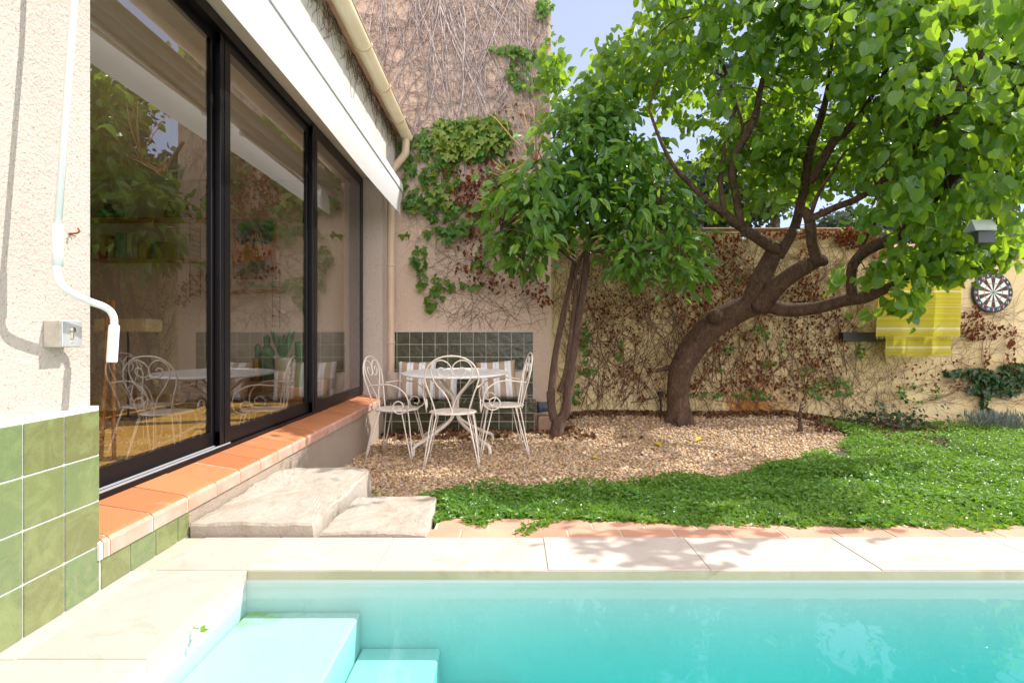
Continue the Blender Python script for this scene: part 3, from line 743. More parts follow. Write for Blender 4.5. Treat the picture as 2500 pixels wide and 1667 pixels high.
# poster
a = rp(537, 503); b = rp(635, 641)
po = thing('framed_poster', 'framed travel poster with MARSEILLE lettering on the room wall', 'poster', (a.x, 6.54, b.z))
mb = MB()
for (x0, x1, z0, z1) in ((a.x, b.x, a.z - .02, a.z), (a.x, b.x, b.z, b.z + .02), (a.x, a.x + .02, b.z + .021, a.z - .021), (b.x - .02, b.x, b.z + .021, a.z - .021)): mb.box(x0, x1, 6.51, 6.545, z0, z1, .002)
mb.build('frame', M['wood'], po)
mb = MB(); zt = a.z - .02; H = zt - b.z - .02; xa, xb = a.x + .02, b.x - .02
cols_ = [flat('print_teal', (.06, .14, .13)), flat('print_orange', (.5, .2, .06)), flat('print_grey', (.22, .22, .2))]
hill = [0, .25, .1, .3, .15, .22, 0]
top_ = [(xa + (xb - xa) * k / 6, zt - H * (.32 + hill[k] * .5)) for k in range(7)]; bot_ = [(xa + (xb - xa) * k / 6, zt - H * (.72 + .02 * math.sin(k))) for k in range(7)]
mb.cm = 0; mb.Fc([mb.V(x, 6.535, z) for x, z in [(xa, zt), (xb, zt)] + top_[::-1]])
mb.cm = 1; mb.Fc([mb.V(x, 6.535, z) for x, z in top_ + bot_[::-1]])
mb.cm = 2; mb.Fc([mb.V(x, 6.535, z) for x, z in bot_ + [(xb, zt - H), (xa, zt - H)]])
mb.build('print', cols_, po)
def text_mesh(s, size, mat, name, parent, loc, rot=(R(90), 0, 0), sx=1.0):
    cu = bpy.data.curves.new('t', 'FONT'); cu.body = s; cu.size = size; cu.align_x = 'CENTER'; cu.align_y = 'CENTER'; cu.extrude = .0008
    to = bpy.data.objects.new('t', cu); COL.objects.link(to); dg = bpy.context.evaluated_depsgraph_get(); dg.update()
    me = bpy.data.meshes.new_from_object(to.evaluated_get(dg)); bpy.data.objects.remove(to)
    me.materials.clear(); me.materials.append(mat); me.name = name
    o = bpy.data.objects.new(name, me); COL.objects.link(o); o.parent = parent; o.location = Vector(loc) - wloc(parent); o.rotation_euler = rot; o.scale = (sx, 1, 1)
    return o
gold = flat('print_gold', (.65, .6, .3))
xm = (xa + xb) / 2 + .03
for k, s in enumerate(('MAR', 'SEI', 'LLE')): text_mesh(s, .10, gold, 'lettering', po, (xm, 6.531, zt - H * (.30 + .145 * k)), sx=.62)
# lamp shade / desk / stool in the room
a = rp(232, 733, 4.6); b = rp(357, 762, 4.6)
lp = thing('floor_lamp', 'lamp with a wide pale rectangular shade in the room', 'lamp', ((a.x + b.x) / 2, 4.6, .405))
mb = MB(); mb.box(a.x, b.x, 4.5, 4.7, b.z, a.z, .012); mb.build('lamp_shade', fabricmat('pale_shade', (.82, .78, .58), .5), lp)
mb = MB(); mb.tube([(a.x + .22, 4.6, .42), (a.x + .22, 4.6, b.z + .002)], .008, 8, 1); mb.lathe((a.x + .22, 4.6, .406), [(.12, 0), (.12, .012), (.02, .02)], 20); mb.build('stand', M['blk'], lp)
ea = thing('wooden_easel', 'orange wooden easel leg standing just inside the first window', 'easel', (-2.35, 3.0, .405))
for (q0, q1) in (((258, 820), (262, 948)), ((250, 820), (232, 940)), ):
    d_ = 3.05; p0 = W(q0[0], q0[1] - 130, d_ + .1); p1 = W(q1[0], q1[1], d_); p1.z = .408
    mb = MB(); mb.tube([p0, p1], [.016, .012], 4, 1); mb.build('leg', M['wood'], ea)
sb = thing('sideboard', 'low dark wooden sideboard carrying cactus pots inside the window', 'sideboard', (-2.9, 6.1, .405))
mb = MB(); mb.box(-3.35, -1.95, 5.75, 6.25, .50, .62, .01); mb.build('top', simple('walnut', (.14, .07, .03), (.2, .1, .05), 10, .5), sb)
for x in (-3.3, -2.0):
    for y in (5.8, 6.2): mb = MB(); mb.tube([(x, y, .406), (x, y, .5)], .02, 8, 1); mb.build('leg', M['blk'], sb)
GC = leafmat('cactus_skin', [(0, (.04, .16, .05)), (1, (.10, .30, .10))], .05, .5, .4)
def pot(mb, c, r, h): mb.lathe(c, [(r * .78, 0), (r, h * .95), (r * 1.04, h), (r * .9, h), (r * .88, h * .9)], 20)
for (px, kind, lab, pc) in ((613, 0, 'round cactus with a smaller one on top in a dark green pot behind the glass', (.04, .12, .06)), (650, 1, 'spiky leafed succulent in a white pot behind the glass', (.6, .6, .56)), (592, 2, 'small columnar cactus in a wooden pot behind the glass', (.5, .25, .08))):
    b = W(px, 853, 5.6); d_ = 5.6; c = Vector((b.x, d_ + .3, .621)); k = (d_ + .3) / 5.6; c.x = b.x * k
    hh = W(px, 822, d_ + .3).z - .621
    th = thing('potted_cactus', lab, 'cactus', c, 0, 'potted cacti inside the window')
    mb = MB(); pot(mb, c, .085 if kind != 2 else .05, max(hh, .12)); mb.build('pot', flat('pot_glaze', pc, .4), th)
    mb = MB(); mb.cr = .8; z = c.z + max(hh, .12)
    if kind == 0: mb.lathe((c.x, c.y, z - .02), [(.03, 0), (.07, .04), (.075, .09), (.04, .14), (.025, .15), (.035, .18), (.035, .23), (.01, .26)], 18)
    elif kind == 1:
        for i in range(14):
            a_ = i * 2.4; l = random.uniform(.15, .3); mb.cr = random.random()
            mb.tube([(c.x, c.y, z - .02), (c.x + math.cos(a_) * l * .3, c.y + math.sin(a_) * l * .3, z + l * .7), (c.x + math.cos(a_) * l * .4, c.y + math.sin(a_) * l * .4, z + l)], [.018, .022, .002], 5, 3)
    else: mb.lathe((c.x, c.y, z - .02), [(.02, 0), (.028, .03), (.028, .14), (.008, .17)], 14)
    mb.build('plant', GC, th)
th = thing('planter', 'plain orange planter with a tall column plant beside the window jamb', 'planter', (-1.98, 5.3, .406))
mb = MB(); pot(mb, (-1.98, 5.3, .406), .12, .2); mb.build('pot', flat('planter_orange', (.55, .32, .12), .5), th)
mb = MB(); mb.cr = .9; mb.tube([(-1.98, 5.3, .55), (-1.97, 5.3, .8), (-1.99, 5.3, 1.02)], [.05, .055, .03], 10, 4); mb.build('plant', GC, th)

# ------------------------------------------------------------ tall neighbouring building
YW = 6.754; XR = (1266 - CX) / F * YW
nb = thing('neighbouring_building', 'tall pink rendered gable wall covered in vine behind the tiled bench', 'building', (-.5, YW, 0))
mb = MB(); mb.box(-6.6, XR, YW, 9.5, -.15, 8.5); mb.build('wall', M['stucco_p'], nb)
mb = MB(); mb.box(-6.7, XR + .1, YW - .1, 9.6, 8.5, 8.62); mb.build('roof', M['terracotta'], nb)
# bench with tiled back
YF = 6.336
bn_ = thing('tiled_bench', 'built-in bench covered in dark green glazed tiles against the pink wall', 'bench', (-.55, 6.4, 0))
xl, xr = -1.44, (1232 - CX) / F * YF
zs = .342
def tilegrid(mb, ax, x0, x1, z0, z1, w, h, p, gap=.0065, th=.004, xoff=0, outer=-1, zoff=0):
    """flat wall of tiles facing -y (ax='y') or +z (ax='z')"""
    x = x0 - xoff
    while x < x1 - .005:
        a = max(x, x0); b = min(x + w, x1); z = z0 - zoff
        while z < z1 - .005:
            c = max(z, z0); d = min(z + h, z1); mb.cr = random.random(); g = gap / 2
            if b - a > .012 and d - c > .012:
                if ax == 'y': mb.box(a + g, b - g, p - th, p, c + g, d - g, .0015)
                else: mb.box(a + g, b - g, c + g, d - g, p, p + th, .0015)
            z += h
        x += w
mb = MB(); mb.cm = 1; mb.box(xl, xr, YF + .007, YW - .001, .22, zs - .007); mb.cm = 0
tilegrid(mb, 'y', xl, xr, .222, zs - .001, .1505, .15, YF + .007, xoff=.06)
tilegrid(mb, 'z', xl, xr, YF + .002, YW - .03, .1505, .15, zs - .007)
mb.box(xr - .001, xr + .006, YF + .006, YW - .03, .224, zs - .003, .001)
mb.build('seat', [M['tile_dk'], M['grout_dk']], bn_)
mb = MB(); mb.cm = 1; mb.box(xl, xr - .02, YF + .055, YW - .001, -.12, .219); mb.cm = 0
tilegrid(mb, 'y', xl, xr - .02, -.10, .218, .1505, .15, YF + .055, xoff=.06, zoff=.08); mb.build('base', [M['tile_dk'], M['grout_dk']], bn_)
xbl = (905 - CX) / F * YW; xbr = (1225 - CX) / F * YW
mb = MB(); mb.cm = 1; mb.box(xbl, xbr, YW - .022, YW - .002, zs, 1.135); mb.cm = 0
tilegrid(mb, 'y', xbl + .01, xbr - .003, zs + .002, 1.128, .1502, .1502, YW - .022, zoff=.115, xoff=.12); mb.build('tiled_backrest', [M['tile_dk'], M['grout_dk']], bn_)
# cushions
def stripes(name, cols3, freq=1.0, phase=0.0):
    m, t, o = newmat(name); tc = t.nodes.new('ShaderNodeTexCoord'); sp = t.nodes.new('ShaderNodeSeparateXYZ'); t.links.new(tc.outputs['Object'], sp.inputs[0])
    v = mth(t, 'FRACT', mth(t, 'MULTIPLY_ADD', sp.outputs[0], 1 / .135 * freq, 10.25 + phase))
    r = t.nodes.new('ShaderNodeValToRGB'); r.color_ramp.interpolation = 'CONSTANT'; e = r.color_ramp.elements
    st = [(0, (.42, .32, .22)), (.48, (.74, .74, .75)), (.73, (.25, .24, .22)), (.75, (.74, .74, .75))]
    while len(e) < 4: e.new(.5)
    for k, (p, c) in enumerate(st): e[k].position = p; e[k].color = (*c, 1)
    t.links.new(v, r.inputs[0])
    prin(t, o, r.outputs[0], .9, bump(t, noise(t, 25, 4, .5, tc.outputs['Object']), .35, .02), .15); return m
M['stripe'] = stripes('beige_white_stripe', None); M['stripe2'] = stripes('beige_white_stripe_b', None, 1.0, .45)
M['plain_c'] = simple('plain_taupe_cloth', (.45, .37, .29), (.5, .42, .34), 8, .9, .2, 40)
def cushion(c, w, h, mat, label, rx=-.2, ry=0, rz=0):
    mb = MB(); mb.cs = True; n = 18; T = .075
    top = {}; bot = {}
    for i in range(n + 1):
        for j in range(n + 1):
            u = i / n * 2 - 1; v = j / n * 2 - 1
            e = (max(0, 1 - u ** 4) * max(0, 1 - v ** 4)) ** .55; pin = 1 - .06 * (1 - abs(v) ** 2) * (abs(u) ** 3); pin2 = 1 - .06 * (1 - abs(u) ** 2) * (abs(v) ** 3)
            x = u * w / 2 * pin; z = v * h / 2 * pin2; wr = .006 * math.sin(9 * u + 5 * v) * e
            top[i, j] = mb.V(x, -T * e + wr, z)
            bot[i, j] = top[i, j] if (i in (0, n) or j in (0, n)) else mb.V(x, T * e, z)
    for i in range(n):
        for j in range(n):
            mb.Fc([top[i, j], top[i + 1, j], top[i + 1, j + 1], top[i, j + 1]]); mb.Fc([bot[i, j + 1], bot[i + 1, j + 1], bot[i + 1, j], bot[i, j]])
    o = mb.build('cushion', mat, local=True); o.location = c; o.rotation_euler = (rx, ry, rz)
    return tag(o, label, 'cushion', 'striped cushions on the tiled bench')
cushion(W(957, 873, 6.50), .44, .44, M['stripe'], 'beige and white striped cushion at the left end, in front of the plain one', rx=-.22)
cushion(W(1140, 873, 6.50), .46, .45, M['stripe2'], 'beige and white striped cushion at the right end of the bench, tilted up', rx=-.22, ry=-.07)
cushion(W(918, 888, 6.60), .36, .36, M['plain_c'], 'plain taupe cushion with white edge at the far left behind the striped one', rx=-.15, ry=.05)
cushion(W(1016, 885, 6.60), .36, .36, M['stripe2'], 'striped cushion behind the table, between the two front cushions', rx=-.18, ry=.03)
cushion(W(1178, 885, 6.62), .34, .36, M['plain_c'], 'plain taupe cushion mostly hidden behind the right striped one', rx=-.15, ry=-.03)
# pipe beside bench + block
mb = MB(); a = W(1236, 935, 6.5); mb.tube([a, a + Vector((.17, .1, 0))], .058, 16, 1); mb.tube([a + Vector((-.01, -.004, 0)), a + Vector((.02, .012, 0))], .066, 16, 1)
tag(mb.build('drain_pipe', simple('blue_grey_pvc', (.07, .10, .14), None, 5, .4), loc=a), 'blue grey pipe end lying beside the right end of the bench', 'pipe')
mb = MB(); a = W(1250, 985, 6.45); mb.box(a.x - .07, a.x + .12, 6.42, 6.62, -.08, .17, .015)
tag(mb.build('masonry_block', simple('brown_masonry', (.36, .24, .16), (.44, .3, .2), 12, .9, .5), loc=(a.x, 6.5, -.08)), 'rough brown masonry block under the pipe beside the bench', 'block')

# ------------------------------------------------------------ garden wall
YG = 6.90
gw = thing('garden_wall', 'low yellow rendered garden wall covered with brown vine twigs', 'wall', (3, YG, 0))
xs1 = (1990 - CX) / F * YG
mb = MB(); mb.box(XR - .3, xs1, YG, YG + .22, -.15, 2.355)
mb.box(xs1 + .001, 9, YG + .012, YG + .21, -.15, 2.08); mb.build('wall', M['stucco_y'], gw)
mb = MB()
mb.box(XR + .01, xs1 + .02, YG - .02, YG + .24, 2.355, 2.39, .01)
mb.cm = 1; x = xs1 + .03
while x < 8.9:
    mb.cr = random.random(); mb.tube([(x + .09, YG - .05, 2.10), (x + .09, YG + .26, 2.125)], .095, 10, 1, True, .5); x += .17
mb.build('wall_coping', [simple('weathered_brown_coping', (.22, .12, .07), (.34, .2, .12), 15, .9, .5), M['terra_edge']], gw)

# vines -------------------------------------------------------
def twigs(name, mat, paths, parent):
    """3-sided thin tubes on a wall; paths: list of (pts Nx3, r)"""
    vs_ = []; fs = []; rr = []
    for pts, r in paths:
        n = len(pts); b = len(vs_); c = random.random()
        for i in range(n):
            t = pts[min(i + 1, n - 1)] - pts[max(i - 1, 0)]; L_ = np.hypot(t[0], t[2]) + 1e-9; px, pz = -t[2] / L_, t[0] / L_
            q = r * (1 - .6 * i / n)
            for ox, oy in ((1, .3), (-1, .3), (0, -1.2)): vs_.append((pts[i][0] + px * q * ox, pts[i][1] + q * oy, pts[i][2] + pz * q * ox)); rr.append(c)
        for i in range(n - 1):
            for k in range(3): fs.append((b + i * 3 + k, b + i * 3 + (k + 1) % 3, b + i * 3 + 3 + (k + 1) % 3, b + i * 3 + 3 + k))
    mb = MB(); mb.v = vs_; mb.f = fs; mb.r = rr; mb.m = [0] * len(fs); mb.sm = [True] * len(fs)
    return mb.build(name, mat, parent)
def walk(x, z, a, length, yw, wob=.35, step=.05, grav=0.0, off=.012):
    pts = [(x, yw - off, z)]; n = max(3, int(length / step)); tgt = a
    for i in range(n):
        a += random.gauss(0, wob); a += (tgt - a) * .25
        x += math.cos(a) * step; z += math.sin(a) * step
        pts.append((x, yw - off - random.uniform(0, .012), z))
    return np.array(pts)
def bbox_paths(n, box, yw, angs, lens, wob, r, step=.05, clip=None):
    out = []
    for _ in range(n):
        px = random.uniform(box[0], box[2]); py = random.uniform(box[1], box[3]); p = W(px, py, yw)
        pts = walk(p.x, p.z, random.choice(angs) + random.gauss(0, .3), random.uniform(*lens), yw, wob, step)
        if clip: pts = pts[clip(pts)]
        if len(pts) > 3: out.append((pts, random.uniform(*r)))
    return out
def wall_leaves(name, tpl, regions, yw, n_per, size, mat, parent, hang=True, face=.75, rbias=.5):
    pos = []; rn = []
    for (px, py, rx, ry, dens) in regions:
        n = int(n_per * dens * rx * ry / 1000)
        for _ in range(n):
            a = random.uniform(0, 6.283); q = random.random() ** .5
            p = W(px + math.cos(a) * rx * q, py + math.sin(a) * ry * q, yw - random.uniform(.02, .09)); pos.append(p[:])
    N = len(pos); pos = np.array(pos)
    t = rng.normal(0, .55, (N, 3)); t[:, 2] -= 1.0 if hang else 0; t[:, 1] -= .25
    nr = rng.normal(0, .4, (N, 3)); nr[:, 1] -= face; nr[:, 2] += .35
    return scatter(name, tpl[0], tpl[1], pos, frames(t, nr), rng.uniform(size[0], size[1], N), np.clip(rng.normal(rbias, .25, N), 0, 1), mat, parent)
cl = lambda p: (p[:, 0] < XR - .01) & (p[:, 0] > -1.4 - .9 * (p[:, 2] > 3.3))
v1 = thing('climbing_vine', 'bare grey vine with green and rusty leaves climbing the tall pink wall', 'vine', (-.4, YW - .03, 1))
pth = bbox_paths(260, (760, -120, 1268, 300), YW, [-1.5, -1.7, -1.35], (.5, 1.6), .16, (.0018, .0045), .06, cl)
fine = bbox_paths(1150, (760, -60, 1268, 310), YW, [0.05, 3.1, -.3, .35, -1.0], (.25, .8), .38, (.0010, .0022), .04, cl)
for q in (880, 950, 1010, 1025, 1060, 1120, 1190, 1235):
    pth += bbox_paths(16, (q - 14, -160, q + 14, 60), YW, [-1.45, -1.6], (1.2, 3.0), .12, (.0045, .009), .06, cl)
pth += bbox_paths(300, (930, 300, 1262, 560), YW, [-1.2, -2, .3, 2.8], (.2, .7), .3, (.001, .0025), .04, cl)
twigs('stem', M['twig_grey'], pth, v1); twigs('fine_stem', M['twig_fine'], fine, v1)
pth = bbox_paths(420, (1000, 480, 1262, 735), YW, [-.8, -2.2, .2, 2.9], (.15, .6), .35, (.001, .0024), .04, cl)
twigs('brown_stem', M['twig_brown'], pth, v1)
wall_leaves('leaves', IVY, [(1090, 320, 90, 50, 1.3), (1020, 330, 55, 55, 1), (1130, 300, 45, 35, 1), (1010, 410, 50, 45, .9), (950, 345, 40, 40, .8), (940, 430, 15, 60, 1), (970, 470, 45, 20, 1), (1050, 500, 60, 40, .9), (1010, 540, 40, 20, .7), (965, 600, 18, 60, .8), (1000, 660, 20, 40, .5), (985, 700, 8, 25, 1.2), (1060, 655, 60, 7, 1.5), (1160, 115, 45, 10, 1.3), (1210, 125, 45, 14, 1.3), (1190, 170, 28, 35, .9), (1230, 190, 25, 12, .9), (1250, 20, 18, 22, 1.3), (1262, 75, 6, 30, 1), (1110, 600, 18, 40, .6), (1150, 400, 30, 50, .6), (930, 540, 12, 8, .8)], YW, 42, (.045, .095), M['ivy'], v1)
wall_leaves('young_leaves', IVY, [(1090, 310, 90, 45, 1.0), (1130, 300, 50, 35, 1), (1040, 330, 50, 40, .8), (1010, 440, 30, 40, .5), (1120, 520, 18, 8, 2)], YW - .04, 26, (.07, .12), M['ivy'], v1, rbias=.95)
wall_leaves('dry_leaves', DRY, [(1100, 450, 75, 50, 1.2), (1060, 400, 60, 30, .4), (1170, 470, 40, 50, .8), (1120, 560, 70, 40, .4), (1180, 650, 80, 30, .5), (1240, 690, 30, 14, .8), (1100, 620, 60, 30, .35), (1150, 380, 40, 40, .5), (1180, 250, 40, 20, .2)], YW, 60, (.025, .055), M['dry'], v1)
v2 = thing('climbing_vine', 'brown leafless vine with dark red dry leaves on the yellow garden wall', 'vine', (2.2, YG - .03, 0))
cl2 = lambda p: (p[:, 0] > XR + .02) & (p[:, 2] < 2.36) & (p[:, 2] > .05)
pth = bbox_paths(1500, (1266, 525, 1700, 930), YG, [-.9, -1.4, -2.1, .6, 2.4], (.2, .8), .3, (.0013, .0033), .045, cl2)
pth += bbox_paths(1200, (1700, 525, 2060, 960), YG, [-.9, -1.4, -2.1, .6, 2.4], (.2, .7), .3, (.0013, .0030), .045, cl2)
pth += bbox_paths(380, (2060, 700, 2360, 940), YG, [0, .4, 3, -1.2, 1.3], (.2, .8), .25, (.0010, .0024), .045, cl2)
pth += bbox_paths(55, (1300, 850, 2000, 940), YG, [1.5, 1.2, 1.9], (.7, 1.6), .12, (.003, .006), .06, cl2)
twigs('stem', M['twig_brown'], pth, v2)
wall_leaves('dry_leaves', DRY, [(1640, 620, 100, 70, .75), (1850, 536, 170, 9, 3), (1650, 545, 60, 12, 2), (1960, 545, 45, 25, 3.2), (1500, 700, 200, 30, .3), (1330, 560, 60, 30, .5), (1620, 740, 60, 60, .6), (1720, 700, 200, 80, .3), (1400, 700, 100, 120, .3), (1850, 640, 30, 70, 1.0), (1880, 750, 80, 90, .45), (1660, 830, 120, 70, .4), (1820, 860, 120, 60, .5), (2010, 560, 30, 20, 1.2), (2270, 760, 70, 22, 1.1), (2230, 740, 30, 40, 1.1), (2265, 860, 8, 70, 1.6), (2320, 820, 10, 60, 1.4), (2150, 860, 120, 40, .2), (1500, 870, 120, 50, .35)], YG, 62, (.02, .045), M['dry'], v2)
wall_leaves('leaves', IVY, [(1345, 790, 9, 60, 1.0), (1350, 855, 22, 12, 1.3), (1325, 905, 14, 25, .9), (1424, 805, 7, 28, 1.2), (1750, 765, 16, 25, .8), (1675, 800, 18, 8, 1), (1765, 835, 30, 7, .9), (1850, 852, 20, 10, .6), (1625, 905, 40, 8, 1), (1732, 905, 48, 12, .9), (1978, 805, 11, 20, 1), (1905, 890, 60, 25, .7), (1650, 850, 12, 5, 1), (1800, 800, 8, 30, .5), (1700, 640, 12, 8, .8), (2110, 900, 60, 22, .35)], YG, 80, (.028, .05), M['ivy'], v2)
v3 = thing('ivy_plant', 'dark green ivy spreading over the wall under the dartboard', 'ivy', (6.4 * .88, YG - .03, .5))
wall_leaves('leaves', IVY, [(2230, 855, 60, 10, 1.3), (2300, 868, 70, 16, 1.2), (2260, 885, 40, 22, 1.2), (2330, 845, 40, 12, 1.2), (2262, 920, 10, 26, 1.2), (2390, 870, 60, 30, 1), (2310, 895, 30, 10, 1)], YG, 60, (.045, .08), M['ivy_dk'], v3)
twigs('stem', M['twig_brown'], bbox_paths(40, (2180, 850, 2380, 930), YG, [0, 3.1], (.2, .7), .2, (.002, .004), .05, cl2), v3)

# ------------------------------------------------------------ trees
def pts3(lst): return [W(a, b, d) for a, b, d, r in lst], [r * d / F for a, b, d, r in lst]
tree = thing('redbud_tree', 'big leaning tree with heart shaped leaves and forked dark trunk by the yellow wall', 'tree', tuple(W(1562, 965, 6.5)))
BR = [
 [(1560, 985, 6.5, 31), (1560, 960, 6.5, 28), (1557, 905, 6.48, 25), (1566, 845, 6.42, 27), (1602, 785, 6.35, 30), (1645, 742, 6.25, 30), (1700, 712, 6.15, 27), (1742, 698, 6.05, 24)],
 [(1722, 708, 6.1, 25), (1742, 655, 6.0, 23), (1768, 600, 5.9, 20), (1785, 566, 5.8, 17)],
 [(1785, 575, 5.8, 14), (1738, 546, 5.7, 12), (1690, 512, 5.6, 11), (1650, 480, 5.5, 9), (1622, 462, 5.45, 8), (1585, 422, 5.4, 6), (1555, 392, 5.3, 5), (1520, 330, 5.2, 4), (1490, 250, 5.1, 3)],
 [(1702, 520, 5.6, 10), (1690, 445, 5.5, 9.5), (1681, 400, 5.4, 9), (1692, 350, 5.3, 9), (1718, 305, 5.2, 9), (1736, 262, 5.1, 8.5), (1742, 230, 5.05, 7), (1760, 150, 5, 5), (1800, 60, 4.9, 4), (1830, -60, 4.8, 3)],
 [(1664, 490, 5.5, 7), (1655, 420, 5.45, 6), (1664, 350, 5.4, 5.5), (1676, 290, 5.3, 5), (1688, 235, 5.25, 5), (1660, 150, 5.2, 4), (1620, 60, 5.1, 3), (1580, -20, 5.1, 2)],
 [(1690, 238, 5.25, 4), (1705, 290, 5.25, 4), (1700, 345, 5.3, 4), (1682, 430, 5.5, 4)],
 [(1788, 590, 5.85, 12), (1822, 530, 5.7, 11), (1836, 480, 5.6, 10), (1850, 420, 5.5, 10), (1862, 340, 5.4, 9), (1888, 265, 5.3, 8), (1905, 180, 5.2, 5), (1915, 60, 5.1, 4), (1950, -50, 5, 3)],
 [(1742, 708, 6.0, 22), (1792, 652, 5.8, 19), (1840, 618, 5.65, 18), (1884, 598, 5.5, 14), (1893, 606, 5.45, 9)],
 [(1880, 604, 5.5, 13), (1866, 560, 5.4, 12), (1858, 500, 5.3, 12), (1840, 480, 5.3, 9)],
 [(1856, 505, 5.3, 9), (1920, 476, 5.1, 8), (1966, 458, 5.0, 8), (2012, 428, 4.9, 7), (2080, 360, 4.7, 5), (2150, 290, 4.6, 4)],
 [(1860, 500, 5.3, 5), (1880, 445, 5.2, 4), (1900, 412, 5.1, 3.5), (1940, 350, 5, 3)],
 [(1862, 420, 5.35, 8), (1890, 370, 5.2, 10), (1915, 325, 5.1, 10), (1945, 300, 5.0, 9), (1985, 250, 4.9, 6), (2040, 150, 4.8, 5), (2080, 20, 4.6, 4), (2120, -80, 4.5, 3)],
 [(1765, 702, 6.0, 17), (1812, 712, 5.85, 16), (1880, 706, 5.7, 14), (1940, 690, 5.5, 14), (1985, 682, 5.4, 15), (2032, 664, 5.25, 12), (2080, 640, 5.1, 7), (2150, 600, 4.9, 4)],
 [(1960, 686, 5.45, 12), (1955, 650, 5.4, 11), (1960, 608, 5.3, 11), (1992, 574, 5.2, 13), (2060, 542, 5.05, 13), (2112, 492, 4.9, 12), (2152, 446, 4.8, 12), (2200, 396, 4.65, 11), (2232, 358, 4.55, 9), (2290, 270, 4.4, 7), (2350, 160, 4.3, 5), (2440, 40, 4.2, 4)],
 [(2112, 520, 4.95, 6), (2190, 492, 4.8, 5), (2252, 465, 4.7, 4), (2330, 420, 4.6, 3), (2450, 380, 4.4, 3)],
 [(2120, 330, 4.4, 5), (2165, 268, 4.2, 7), (2215, 190, 4.1, 7), (2262, 120, 4.0, 7), (2330, 20, 3.9, 8), (2380, -60, 3.8, 8)],
 [(1975, 590, 5.25, 5), (1990, 545, 5.25, 4), (2010, 510, 5.2, 3.5), (2020, 470, 5.2, 2)],
 [(1505, 852, 6.5, 3), (1530, 846, 6.48, 6), (1560, 838, 6.42, 7)],
]
mb = MB(); skel = []
for b in BR:
    P_, r_ = pts3(b); mb.tube(P_, r_, 12 if b[0][3] > 10 else 8, 5)
    for q, rr_ in zip(P_, r_): skel.append((q, rr_))
    for i in range(len(P_) - 1):
        for t in (.33, .66): skel.append((P_[i].lerp(P_[i + 1], t), rr_))
# root flare and pruned stub
for k in range(6):
    a = k * 1.05 + .3; c = W(1560, 968, 6.5); mb.tube([c + Vector((math.cos(a) * .07, math.sin(a) * .07, .16)), c + Vector((math.cos(a) * .12, math.sin(a) * .12, .03)), c + Vector((math.cos(a) * .17, math.sin(a) * .17, -.05))], [.06, .06, .03], 8, 3)
c = W(1642, 728, 6.15); mb.tube([c + Vector((.02, .05, 0)), c + Vector((-.02, -.09, .0))], [.09, .075], 12, 1)
def polyclusters(poly, K, dfun, jit): 
    out = []
    for (px, py) in sample_poly(poly, K): d = dfun(px, py) + random.gauss(0, jit); out.append((W(px, py, d), px, py))
    return out
POLY_MAIN = [(1515, -60), (1500, 30), (1470, 90), (1395, 115), (1400, 160), (1450, 190), (1440, 250), (1480, 270), (1540, 290), (1535, 350), (1560, 400), (1580, 430), (1630, 460), (1700, 478), (1800, 478), (1880, 430), (1960, 440), (2040, 500), (2100, 525), (2200, 520), (2300, 500), (2360, 470), (2460, 420), (2460, -90), (2000, -130)]
POLY_LOW = [(1930, 622), (2000, 612), (2080, 585), (2180, 560), (2330, 530), (2330, 560), (2250, 590), (2200, 620), (2150, 635), (2120, 650), (2060, 655), (2040, 645), (1990, 640), (1935, 632)]
POLY_LEFT = [(1250, 160), (1280, 130), (1295, 160), (1300, 240), (1350, 180), (1400, 160), (1430, 210), (1420, 330), (1280, 330), (1255, 280)]
dm = lambda x, y: (.45 if 1580 < x < 1990 and y > 215 else 0) + 5.55 - max(0, (x - 1500)) / 850 * 1.35 - max(0, 200 - y) / 260 * .25
cls = polyclusters(POLY_MAIN, 400, dm, .38) + polyclusters(POLY_LOW, 36, lambda x, y: 4.9, .15) + polyclusters(POLY_LEFT, 22, lambda x, y: 6.0, .15)
for (x, y, d) in ((2075, 690, 4.6), (2110, 680, 4.6), (2060, 700, 4.65), (1940, 620, 5.0), (1970, 625, 5.0)): cls.append((W(x, y, d), x, y))
HOLES = [(2284, 672, 48), (2180, 705, 48), (2040, 740, 34), (1470, 300, 40), (2195, 95, 28), (2180, 405, 26), (1590, 345, 25), (1760, 540, 50), (1930, 560, 40), (1890, 540, 50), (1640, 300, 14), (1900, 20, 12), (2080, 25, 12)]
LIMB = []
for b in BR:
    if max(q[3] for q in b) < 7.5: continue
    for (a0, b0) in zip(b[:-1], b[1:]):
        if a0[1] < 150: continue
        for k in range(4): t = k / 4; LIMB.append((a0[0] + (b0[0] - a0[0]) * t, a0[1] + (b0[1] - a0[1]) * t, a0[2] + (b0[2] - a0[2]) * t))
LIMB = np.array(LIMB)
pos = []; tips = []; nrm = []
